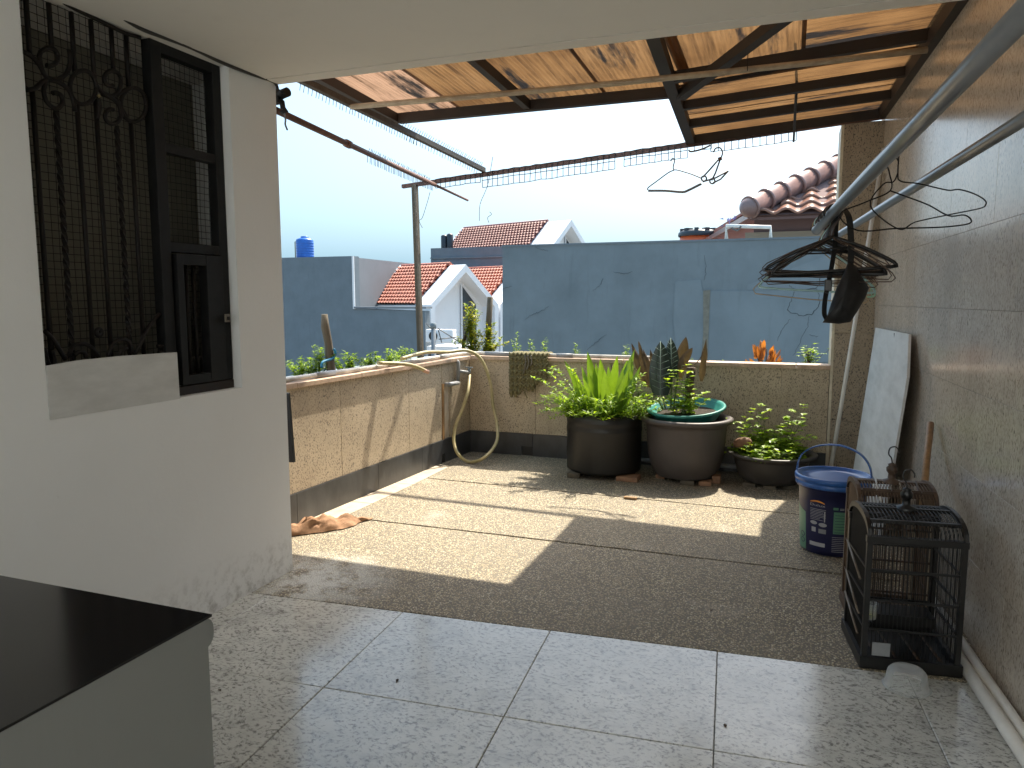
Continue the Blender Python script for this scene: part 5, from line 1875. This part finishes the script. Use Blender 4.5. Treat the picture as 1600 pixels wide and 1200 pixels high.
# lettering
cu = bpy.data.curves.new('lettering', 'FONT')
cu.body = 'Dulux'
cu.size = 1.0
tmp = bpy.data.objects.new('lettering_tmp', cu)
COL.objects.link(tmp)
bpy.context.view_layer.update()
me_ = bpy.data.meshes.new_from_object(tmp.evaluated_get(bpy.context.evaluated_depsgraph_get()))
bpy.data.objects.remove(tmp)
vx = [v.co.copy() for v in me_.vertices]
xm = max(v.x for v in vx)
a_0, a_1 = dg(1269.5), dg(1291)
wrap(([(a_0 + (a_1 - a_0) * v.x / xm, .243 + .017 * v.y) for v in vx], [tuple(p.vertices) for p in me_.polygons]), 'lettering', M['printwhite'])
vs = []
for t in np.linspace(0, 1, 9):
    vs += [(dg(1270 + 20 * t), .260 + .006 * math.sin(t * 3.1) - .003 * t), (dg(1270 + 20 * t), .2635 + .010 * math.sin(t * 3.1) ** .8 - .003 * t)]
wrap((vs, [(2 * i, 2 * i + 2, 2 * i + 3, 2 * i + 1) for i in range(8)]), 'print_swoosh', M['printorange'])

# ================================================================== right wall side
def pole(a, b, r, label):
    d = b - a
    root = thing('clothes_pole', label, 'pole', a)
    MB().tube([a, b + d * .35], r, 20).build('pole', M['pole'], root)
    MB().lathe([(r * 1.02, -.01), (r * 1.04, .006), (r * .9, .012), (0, .013)], a, 20, tilt=(-d).to_track_quat('Z', 'Y').to_matrix()).build('end_cap', M['pvcgrey'], root)
    return root


K1a, K1b = dep(1276, 359, 2.95), dep(1597, 25, .98)
K2a, K2b = dep(1312, 366, 3.75), dep(1600, 186, 1.62)
pole(K1a, K1b, .0185, 'thick grey steel laundry pole carrying the hangers')
pole(K2a, K2b, .0160, 'thinner grey steel laundry pole nearer the tiled wall')


def polept(a, b, t):
    return a + (b - a) * t


def hanger_pts(w=.40, drop=.13, hook=.028):
    """local points: x across, z down from the pole centre"""
    hk = []
    for k in range(11):
        an = math.radians(-40 + 230 * k / 10)
        hk.append((hook * math.cos(an), 0, hook * math.sin(an)))
    hk = hk[::-1]
    hk = [(x, 0, z) for x, _, z in hk]
    neck = [(0.004, 0, -hook - .02), (0, 0, -hook - .05)]
    zt2 = -hook - .05
    tri = [(0, 0, zt2), (w * .25, 0, zt2 - drop * .38), (w * .46, 0, zt2 - drop * .80), (w * .5, 0, zt2 - drop * .93), (w * .475, 0, zt2 - drop), (0, 0, zt2 - drop * 1.02), (-w * .475, 0, zt2 - drop), (-w * .5, 0, zt2 - drop * .93), (-w * .46, 0, zt2 - drop * .80), (-w * .25, 0, zt2 - drop * .38), (0, 0, zt2)]
    return hk, neck, tri


def hanger(P, yaw, mat, r, label, group=None, w=.40, drop=.13, thick=1.0, roll=0.0, pitch=0.0, name='clothes_hanger'):
    hk, neck, tri = hanger_pts(w, drop)
    root = thing(name, label, 'hanger', P, group)
    R3 = Matrix.Rotation(yaw, 3, 'Z') @ Matrix.Rotation(roll, 3, 'Y') @ Matrix.Rotation(pitch, 3, 'X')
    jit = lambda p, s=.004: Vector(p) + Vector((random.uniform(-s, s), random.uniform(-s, s), random.uniform(-s, s)))
    f = lambda p: Vector(P) + R3 @ Vector(p)
    MB().tube(smooth_path([f(p) for p in hk + neck], 2), r, 6).build('hook', mat, root)
    MB().tube([f(jit(p)) for p in tri] if thick == 1 else smooth_path([f(p) for p in tri], 3), r * thick, 6).build('frame', mat, root)
    return root


u1 = (K1b - K1a)
# tangled wire hangers at the far end
for k in range(12):
    t = .02 + .018 * k
    P = polept(K1a, K1b, t) + Vector((0, 0, -.002))
    hanger(P, random.uniform(-.35, .30), M['hang_wire'], .0021, 'thin rusty wire hanger tangled in the hanger bunch', 'wire hangers bunched on the laundry pole', .40 + random.uniform(-.03, .03), .125 + random.uniform(-.02, .03), 1.0, random.uniform(-.12, .12), random.uniform(-.15, .15))
hanger(polept(K1a, K1b, .05), .10, M['hang_gold'], .0020, 'tan wire hanger hanging lowest in the bunch', None, .42, .20, 1.0, .10)
hanger(polept(K1a, K1b, .08), -.06, M['hang_teal'], .0035, 'pale teal plastic hanger inside the bunch', None, .40, .17, 1.3, .06)
for k, (t, yaw, rl, lab) in enumerate(((.20, .10, -.06, 'front black plastic hanger of the bunch'), (.165, -.12, .05, 'black plastic hanger second in the bunch'), (.13, .2, -.02, 'black plastic hanger at the back of the bunch'))):
    P = polept(K1a, K1b, t) + Vector((0, 0, -.002))
    h_ = hanger(P, yaw, M['hang_black'], .0050, lab, None, .39, .115, 1.35, rl)
    R3 = Matrix.Rotation(yaw, 3, 'Z') @ Matrix.Rotation(rl, 3, 'Y')
    MB().tube([P + R3 @ Vector((-.09, 0, -.118)), P + R3 @ Vector((.09, 0, -.118))], .0035, 6).build('cross_bar', M['hang_black'], h_)
    MB().tube([P + R3 @ Vector((.05, 0, -.098)), P + R3 @ Vector((.052, 0, -.13))], .003, 6).build('clip', M['hang_black'], h_)
# two loose wire hangers swung out toward the wall
def wireshape(name, pts, label, r=.0019, mat='wiredark'):
    P = [Vector(p) for p in pts]
    root = thing('wire_hanger', label, 'hanger', P[0])
    MB().tube(smooth_path(P, 5), r, 6).build('wire', M[mat], root)


kk = lambda t: polept(K1a, K1b, t)
tH = 1.98
wireshape('a', [dep(1379, 262, tH + .02), dep(1377, 245, tH), dep(1383, 252, tH - .02), dep(1390, 272, tH), dep(1391, 298, tH), dep(1352, 316, tH), dep(1312, 335, tH), dep(1340, 360, tH + .01), dep(1400, 357, tH), dep(1470, 355, tH - .02), dep(1512, 350, tH - .03), dep(1517, 343, tH - .03), dep(1506, 336, tH - .03),
                dep(1482, 337, tH - .02), dep(1450, 320, tH - .01), dep(1410, 305, tH), dep(1391, 298, tH)], 'front loose black wire hanger swung toward the tiled wall')
tH = 2.08
wireshape('b', [dep(1404, 252, tH), dep(1396, 238, tH), dep(1394, 226, tH), dep(1400, 222, tH), dep(1404, 240, tH), dep(1403, 270, tH), dep(1407, 283, tH), dep(1436, 287, tH), dep(1480, 297, tH), dep(1498, 296, tH), dep(1520, 302, tH), dep(1538, 312, tH), dep(1540, 320, tH), dep(1530, 326, tH), dep(1480, 336, tH),
                dep(1430, 347, tH), dep(1404, 358, tH), dep(1360, 322, tH), dep(1380, 288, tH), dep(1396, 284, tH), dep(1403, 270, tH)], 'rear loose black wire hanger swung toward the tiled wall')
# green hanger on the wall behind the bag
ph_ = onx(1352, 448, .50)
gh_ = thing('green_hanger', 'pale green hanger tip showing behind the black bag', 'hanger', ph_)
yG = 4.3
MB().tube(smooth_path([ony(a, b, yG) for a, b in ((1330, 430), (1345, 434), (1356, 441), (1364, 447), (1367, 455), (1365, 463), (1350, 464), (1325, 465))], 4), .0045, 6).build('frame', M['hang_green'], gh_)
MB().tube(smooth_path([ony(a, b, yG) for a, b in ((1362, 448), (1361, 456), (1363, 463))], 4), .003, 6).build('cross_bar', M['hang_green'], gh_)

# ---- black sling bag on the pole
bt = 2.55
bag = thing('sling_bag', 'black fabric sling bag hanging by its strap from the hangers', 'bag', dep(1320, 505, bt))
outl = [(1329, 408), (1338, 418), (1348, 434), (1358, 450), (1352, 466), (1340, 486), (1329, 503), (1310, 506), (1285, 504), (1292, 495), (1299, 472), (1307, 450), (1318, 428), (1324, 412)]
ctr = (1322, 458)
mb = MB()
vs, fs = [], []
layers = [(-1.0, .001), (-.86, .028), (-.55, .044), (0, .050), (.55, .044), (.86, .028), (1.0, .001)]
nO = len(outl)
rings = []
for s_, hh in ((1.0, 0), (.90, .55), (.62, .85), (.3, .97)):
    ring = []
    for (a, b) in outl:
        x, y = ctr[0] + (a - ctr[0]) * s_, ctr[1] + (b - ctr[1]) * s_
        ring.append((x, y, hh))
    rings.append(ring)
for sgn in (1, -1):
    base = len(vs)
    for ring in rings:
        for (x, y, hh) in ring:
            wr_ = .008 * noise.noise(Vector((x * .05, y * .07, sgn)))
            vs.append(dep(x, y, bt - sgn * (.055 * hh + wr_ * hh)))
    vs.append(dep(ctr[0], ctr[1], bt - sgn * .055))
    for k in range(3):
        for i in range(nO):
            j = (i + 1) % nO
            fs.append((base + k * nO + i, base + k * nO + j, base + (k + 1) * nO + j, base + (k + 1) * nO + i))
    c_ = len(vs) - 1
    for i in range(nO):
        fs.append((base + 3 * nO + i, base + 3 * nO + (i + 1) % nO, c_))
mb.add(vs, fs, smooth=True)
bo = mb.build('pouch', M['fabric'], bag)


def strap(pts, w, name='strap', mat='fabric'):
    P = smooth_path([dep(a, b, t) for a, b, t in pts], 5)
    vs = []
    rt = Vector(RM[:, 0])
    for p in P:
        vs += [p - rt * w / 2, p + rt * w / 2, p + rt * w / 2 + Vector((0, .004, 0)), p - rt * w / 2 + Vector((0, .004, 0))]
    mb = MB().add(vs, [(i * 4 + q, i * 4 + (q + 1) % 4, i * 4 + 4 + (q + 1) % 4, i * 4 + 4 + q) for i in range(len(P) - 1) for q in range(4)])
    return mb.build(name, M[mat], bag)


strap([(1329, 412, bt), (1330, 390, bt), (1329, 360, bt), (1326, 338, bt), (1318, 325, bt + .03)], .022)
strap([(1318, 325, bt + .03), (1308, 340, bt + .06), (1305, 380, bt + .05), (1299, 420, bt + .03), (1293, 448, bt + .01), (1289, 470, bt), (1288, 490, bt), (1292, 500, bt)], .017)
bk_ = dep(1294, 446, bt)
MB().box((bk_.x - .012, bk_.y - .008, bk_.z - .02), (bk_.x + .012, bk_.y + .006, bk_.z + .02)).build('buckle', M['hang_black'], bag, bevel=.003)
strap([(1289, 457, bt - .01), (1297, 459, bt - .01)], .003, 'buckle_edge', 'pvcgrey')

# ---- hangers on the far bar
yH = 5.40
fh = thing('bar_hanger', 'bent pale wire hanger hanging from the netting on the bar', 'hanger', ony(1052, 250, yH))
MB().tube(smooth_path([ony(a, b, yH) for a, b in ((1048, 252), (1051, 247), (1054, 251), (1052, 260), (1053, 265), (1060, 266), (1080, 272), (1097, 279))], 4), .0042, 6).build('wire', M['hang_white'], fh)
MB().tube(smooth_path([ony(a, b, yH) for a, b in ((1053, 266), (1044, 270), (1025, 284), (1013, 293), (1012, 297))], 4), .0042, 6).build('wire', M['hang_white'], fh)
MB().tube(smooth_path([ony(a, b, yH) for a, b in ((1013, 298), (1040, 298), (1066, 300), (1076, 297), (1096, 287))], 4), .009, 6).build('tube_bar', M['hang_white'], fh)
ch = thing('clip_hanger', 'folded pale clip hanger beside the bent wire hanger on the bar', 'hanger', ony(1125, 240, yH))
MB().tube(smooth_path([ony(a, b, yH) for a, b in ((1115, 238), (1118, 232), (1125, 231), (1129, 238), (1127, 246))], 4), .005, 6).build('hook', M['hang_white'], ch)
MB().tube([ony(1122, 249, yH), ony(1128, 247, yH)], .012, 8).build('knuckle', M['rustpipe'], ch)
for pts in (((1122, 250), (1110, 264), (1098, 277)), ((1125, 250), (1118, 270), (1112, 282)), ((1098, 284), (1118, 278), (1138, 267)), ((1114, 286), (1126, 280), (1138, 267))):
    MB().tube([ony(a, b, yH) for a, b in pts], .006, 6).build('arm', M['hang_white'], ch)
for (a, b) in ((1100, 279), (1113, 283)):
    ring = [ony(a + 4 * math.cos(t), b + 4 * math.sin(t), yH) for t in np.linspace(0, 2 * math.pi, 14)]
    MB().tube(ring, .006, 6).build('ring', M['hang_white'], ch)
tag(MB().tube(smooth_path([ony(a, b, yH) for a, b in ((1076, 234), (1080, 237), (1097, 233), (1110, 227))], 4), .006, 6).build('twisted_tie', M['timber']), 'dark twisted tie dangling from the bar by the canopy corner', 'tie')

# ---- leaning white board, pole and stick
wb_ = thing('leaning_board', 'tall scuffed white board leaning against the tiled wall', 'board', (.5, 4.5, 0))
# corners on a plane leaning on the wall
A_ = onz(1322, 800, 0)
bl0 = Vector((.225, 4.55, 0.004))
br0 = Vector((.44, 4.20, 0.004))
t_l = onx(1368, 512, .500)
t_r = onx(1420, 522, .555)
m_r = onx(1417, 590, .535)
lo_r = ony(1378, 800, t_r.y - .02)
mb = MB()
lo_l = ony(1326, 800, t_l.y - .05)
lo_l.z = lo_r.z = max(.004, min(lo_l.z, lo_r.z))
k0 = (t_l - lo_l)
bl0 = lo_l - k0 * (lo_l.z / k0.z)
bl0.z = .004
k1 = (m_r - lo_r)
br0 = lo_r - k1 * (lo_r.z / k1.z)
br0.z = .004
poly = [bl0, br0, m_r, t_r, t_l]
nb = (br0 - bl0).cross(t_l - bl0).normalized()
if nb.x < 0:
    nb = -nb
front = [p for p in poly]
back = [p + nb * .012 for p in poly]
vs = front + back
fs = [(0, 4, 3, 2, 1)[::-1], (5, 6, 7, 8, 9)[::-1]] + [(i, (i + 1) % 5, 5 + (i + 1) % 5, 5 + i) for i in range(5)]
mb.add(vs, [(0, 1, 2), (0, 2, 4), (2, 3, 4), (5, 7, 6), (5, 9, 7), (7, 9, 8)] + [(i, 5 + i, 5 + (i + 1) % 5, (i + 1) % 5) for i in range(5)])
mb.build('panel', M['boardwhite'], wb_)
off = -nb * .002
for (a, b) in (((1401, 522), (1402, 529)), ((1406, 534), (1407, 541))):
    pa, pb2 = t_l.lerp(t_r, (a[0] - 1368) / 52), t_l.lerp(t_r, (b[0] - 1368) / 52)
    pa = pa + Vector((0, 0, -(a[1] - 519) * .0035)) + off
    pb2 = pb2 + Vector((0, 0, -(b[1] - 519) * .0035)) + off
    MB().tube([pa, pb2], .003, 5).build('chip_mark', M['iron'], wb_)
lpole = MB()
lpa, lpb = ony(1381, 232, 5.36), ony(1297, 738, 5.2)
lpole.tube([lpb, lpb.lerp(lpa, .5), lpa], .013, 10)
tag(lpole.build('white_conduit', M['pvcwhite']), 'long thin white conduit leaning in the corner by the pillar', 'conduit')
tag(MB().tube([onrw_ for onrw_ in (onx(1441, 800, .50), onx(1448, 718, .55), onx(1454, 662, .585))], [.0135, .0135, .0145], 12).build('wooden_stick', M['wood']), 'brown wooden stick leaning on the tiled wall behind the cages', 'stick')


# ---- bird cages
def cage(A, ang, W, D, Hb, Ht, mfr, mbar, label, hook_top, rails, front_bars=21, slat=False, tray=True):
    root = thing('bird_cage', label, 'cage', (A[0], A[1], 0))
    ca, sa = math.cos(ang), math.sin(ang)

    def P(x, y, z):
        return Vector((A[0] + x * ca - y * sa, A[1] + x * sa + y * ca, z))

    def bx(name, x0, x1, y0, y1, z0, z1, mat=mfr):
        mb = MB().hexa([P(x0, y0, z0), P(x1, y0, z0), P(x1, y1, z0), P(x0, y1, z0), P(x0, y0, z1), P(x1, y0, z1), P(x1, y1, z1), P(x0, y1, z1)])
        return mb.build(name, mat, root)

    s = .017
    for x in (0, W - s):
        for y in (0, D - s):
            bx('post', x, x + s, y, y + s, .02, Hb)
    bx('base_rail', -.006, W + .006, -.006, .010, 0.002, .042)
    bx('base_rail', -.006, W + .006, D - .010, D + .006, 0.002, .042)
    bx('base_rail', -.006, .010, .0101, D - .0101, 0.002, .040)
    bx('base_rail', W - .010, W + .006, .0101, D - .0101, 0.002, .040)
    bx('floor_tray', .011, W - .011, .011, D - .011, .010, .020)
    for z in rails:
        for y in (.003, D - .013):
            bx('rail', s, W - s, y, y + .007, z, z + .007)
        for x in (.003, W - .013):
            bx('rail', x, x + .007, s, D - s, z, z + .007)
    for y in (0, D - s):
        bx('top_rail', -.002, W + .002, y - .002, y + s + .002, Hb - .02, Hb + .002)
    # vaulted top: arched end boards and slats
    arc_n = 12
    prof = []
    for k in range(arc_n + 1):
        t = math.pi * k / arc_n
        prof.append((D / 2 - D / 2 * math.cos(t), Hb + (Ht - Hb) * math.sin(t) ** .8))
    for x in (0, W - .012):
        mb = MB()
        for k in range(arc_n):
            (ya, za), (yb, zb2) = prof[k], prof[k + 1]
            mb.hexa([P(x, ya, za - .016), P(x + .012, ya, za - .016), P(x + .012, yb, zb2 - .016), P(x, yb, zb2 - .016), P(x, ya, za + .004), P(x + .012, ya, za + .004), P(x + .012, yb, zb2 + .004), P(x, yb, zb2 + .004)])
        mb.build('arched_end', mfr, root)
    for f_ in (.25, .5, .75):
        yy = D * f_
        k = int(f_ * arc_n)
        bx('roof_rail', .012, W - .012, prof[k][0] - .006, prof[k][0] + .006, prof[k][1] - .012, prof[k][1])
    bars_m = MB()
    r = .0014
    nb_ = front_bars
    for i in range(nb_ + 1):
        x = s + (W - 2 * s) * i / nb_
        for y in (.008, D - .008):
            bars_m.tube([P(x, y, .03), P(x, y, Hb)], r, 4, cap=False)
        bars_m.tube([P(x, py_, pz_ - .004) for py_, pz_ in prof], r, 4, cap=False)
    for i in range(nb_ + 1):
        y = s + (D - 2 * s) * i / nb_
        for x in (.008, W - .008):
            bars_m.tube([P(x, y, .03), P(x, y, Hb + (Ht - Hb) * .95 * math.sin(math.pi * y / D) ** .8)], r, 4, cap=False)
    o = bars_m.build('thin_bars', mbar, root)
    o['kind'] = 'stuff'
    # finial and hook
    c = P(W / 2, D / 2, Ht)
    MB().lathe([(.030, -.006), (.030, .004), (.014, .010), (.012, .03), (.019, .040), (.020, .052), (.012, .062), (.016, .066), (.004, .072)], c, 18).build('finial', mfr, root)
    hp_ = [c + Vector((0, 0, .07)), c + Vector((-.004, 0, .09)), c + Vector((-.014, 0, .105)), c + Vector((-.010, 0, .128)), c + Vector((.008, 0, .134)), c + Vector((.020, 0, .120)), c + Vector((.020, 0, .108))]
    MB().tube(smooth_path(hp_, 4), .0028, 6).build('hook', M['wire'], root)
    return root, P, bx


cg, P, bx = cage((.266, 2.623), math.radians(7), .298, .30, .452, .516, M['cageblack'], M['cageblack'], 'black wooden bird cage standing in front by the tiled wall', None, (.132, .232, .335))
for x in (.06, .12, .19, .26):
    a, b = P(x, .02, .022), P(x - .01, .26, .024)
    MB().tube([a, b], .0045, 6).build('perch_slat', M['cagebrown'], cg)
for (z0, z1) in ((.36, .30), (.25, .18), (.17, .11)):
    MB().tube([P(-.012, .02, z1), P(-.012, .24, z0)], .004, 6).build('side_stick', M['galv'], cg)
wv = [P(.10 + .16 * t, .0, .505 + .008 * math.sin(t * 9)) for t in np.linspace(-.4, .4, 9)]
for sgn in (-1, 1):
    pts = [P(.15 + sgn * (.012 + .12 * t), .09, .478 + .016 * math.sin(math.pi * t) + .006 * math.sin(6 * t)) for t in np.linspace(0, 1, 9)]
    MB().tube(pts, .006, 6).build('carved_crest', M['cageblack'], cg)
o = bx('door_plate', .03, .085, -.0065, -.003, .05, .095, M['pvcgrey'])
c0_ = P(.04, .10, .135)
MB().lathe([(0, 0), (.022, 0), (.026, .03), (.028, .055), (.025, .055), (.022, .006), (0, .006)], c0_, 18).build('feeder_cup', M['clear'], cg)
MB().lathe([(0, .007), (.022, .008), (.024, .022), (0, .022)], c0_, 18).build('seed', M['yellowcup'], cg)
MB().hexa([P(.06, .14, .10), P(.26, .14, .10), P(.26, .24, .10), P(.06, .24, .10), P(.06, .14, .135), P(.26, .14, .135), P(.26, .24, .135), P(.06, .24, .135)]).build('water_tray', M['cageblack'], cg)

cg2, P2, bx2 = cage((.262, 2.965), math.radians(5), .27, .26, .47, .535, M['cagebrown'], M['bamboo'], 'brown bamboo bird cage tucked behind the black cage', None, (.14, .26, .38), front_bars=22)
for x in (.08, .16, .22):
    MB().tube([P2(x, .012, .482), P2(x, .13, .54)], .0035, 6).build('roof_slat', M['pvcwhite'] if x < .2 else M['cagebrown'], cg2)
for x in (.19, .25):
    bx2('bamboo_strip', x, x + .012, .014, .018, .06, .46, M['tanpipe'])
for k in range(5):
    bx2('roof_panel', .02 + .05 * k, .066 + .05 * k, .035, .039, .495, .525, M['cagebrown'])

# ---- upturned clear container
lc = onz(1416, 1074, 0)
ct2 = thing('clear_container', 'upturned clear ribbed plastic bowl on the floor by the cage', 'container', lc)
mb = MB()
n = 64
prof = [(.068, .0), (.071, .003), (.066, .006), (.062, .012), (.058, .035), (.055, .050), (.047, .060), (.034, .064), (.020, .063), (.012, .060), (0, .060)]
vs = []
for (r, z) in prof:
    for k in range(n):
        a = 2 * math.pi * k / n
        rr = r * (1 + (.018 * math.cos(k * math.pi) if .01 < z < .055 else 0))
        vs.append((lc.x + rr * math.cos(a), lc.y + rr * math.sin(a), z + .0015))
mb.add(vs, [(i * n + k, i * n + (k + 1) % n, (i + 1) * n + (k + 1) % n, (i + 1) * n + k) for i in range(len(prof) - 1) for k in range(n)], smooth=True)
ob = mb.build('shell', M['clear'], ct2)

# ---- white pipes on the floor along the wall
for (a, b, r, lab) in (((1508, 1012), (1600, 1146), .017, 'white pipe lying on the floor right against the tiled wall'), ((1500, 1030), (1598, 1178), .020, 'thicker white pipe on the floor next to the black cage')):
    pa, pb2 = onz(*a, r), onz(*b, r)
    d = (pb2 - pa)
    mb = MB().tube([pa - d * .9, pb2 + d * .8], r, 14)
    tag(mb.build('floor_tube', M['pvcwhite']), lab, 'pipe')
# little dry leaf bits on the floor
for k, (px, py, lab) in enumerate(((1132, 1130, 'tiny dark leaf on the floor tile near the long joint'), (622, 1060, 'small dark leaf crumbs on the middle floor tile'), (1114, 952, 'single dark speck of leaf on the shaded paving'), (345, 1080, 'grey leaf scrap on the tile beside the counter'))):
    p = onz(px, py, .003)
    mb = MB()
    leaflet(mb, p, (random.uniform(-1, 1), random.uniform(-1, 1), 0), (0, 0, 1), .022, .011, .3)
    tag(mb.build('fallen_leaf', M['bark']), lab, 'leaf')
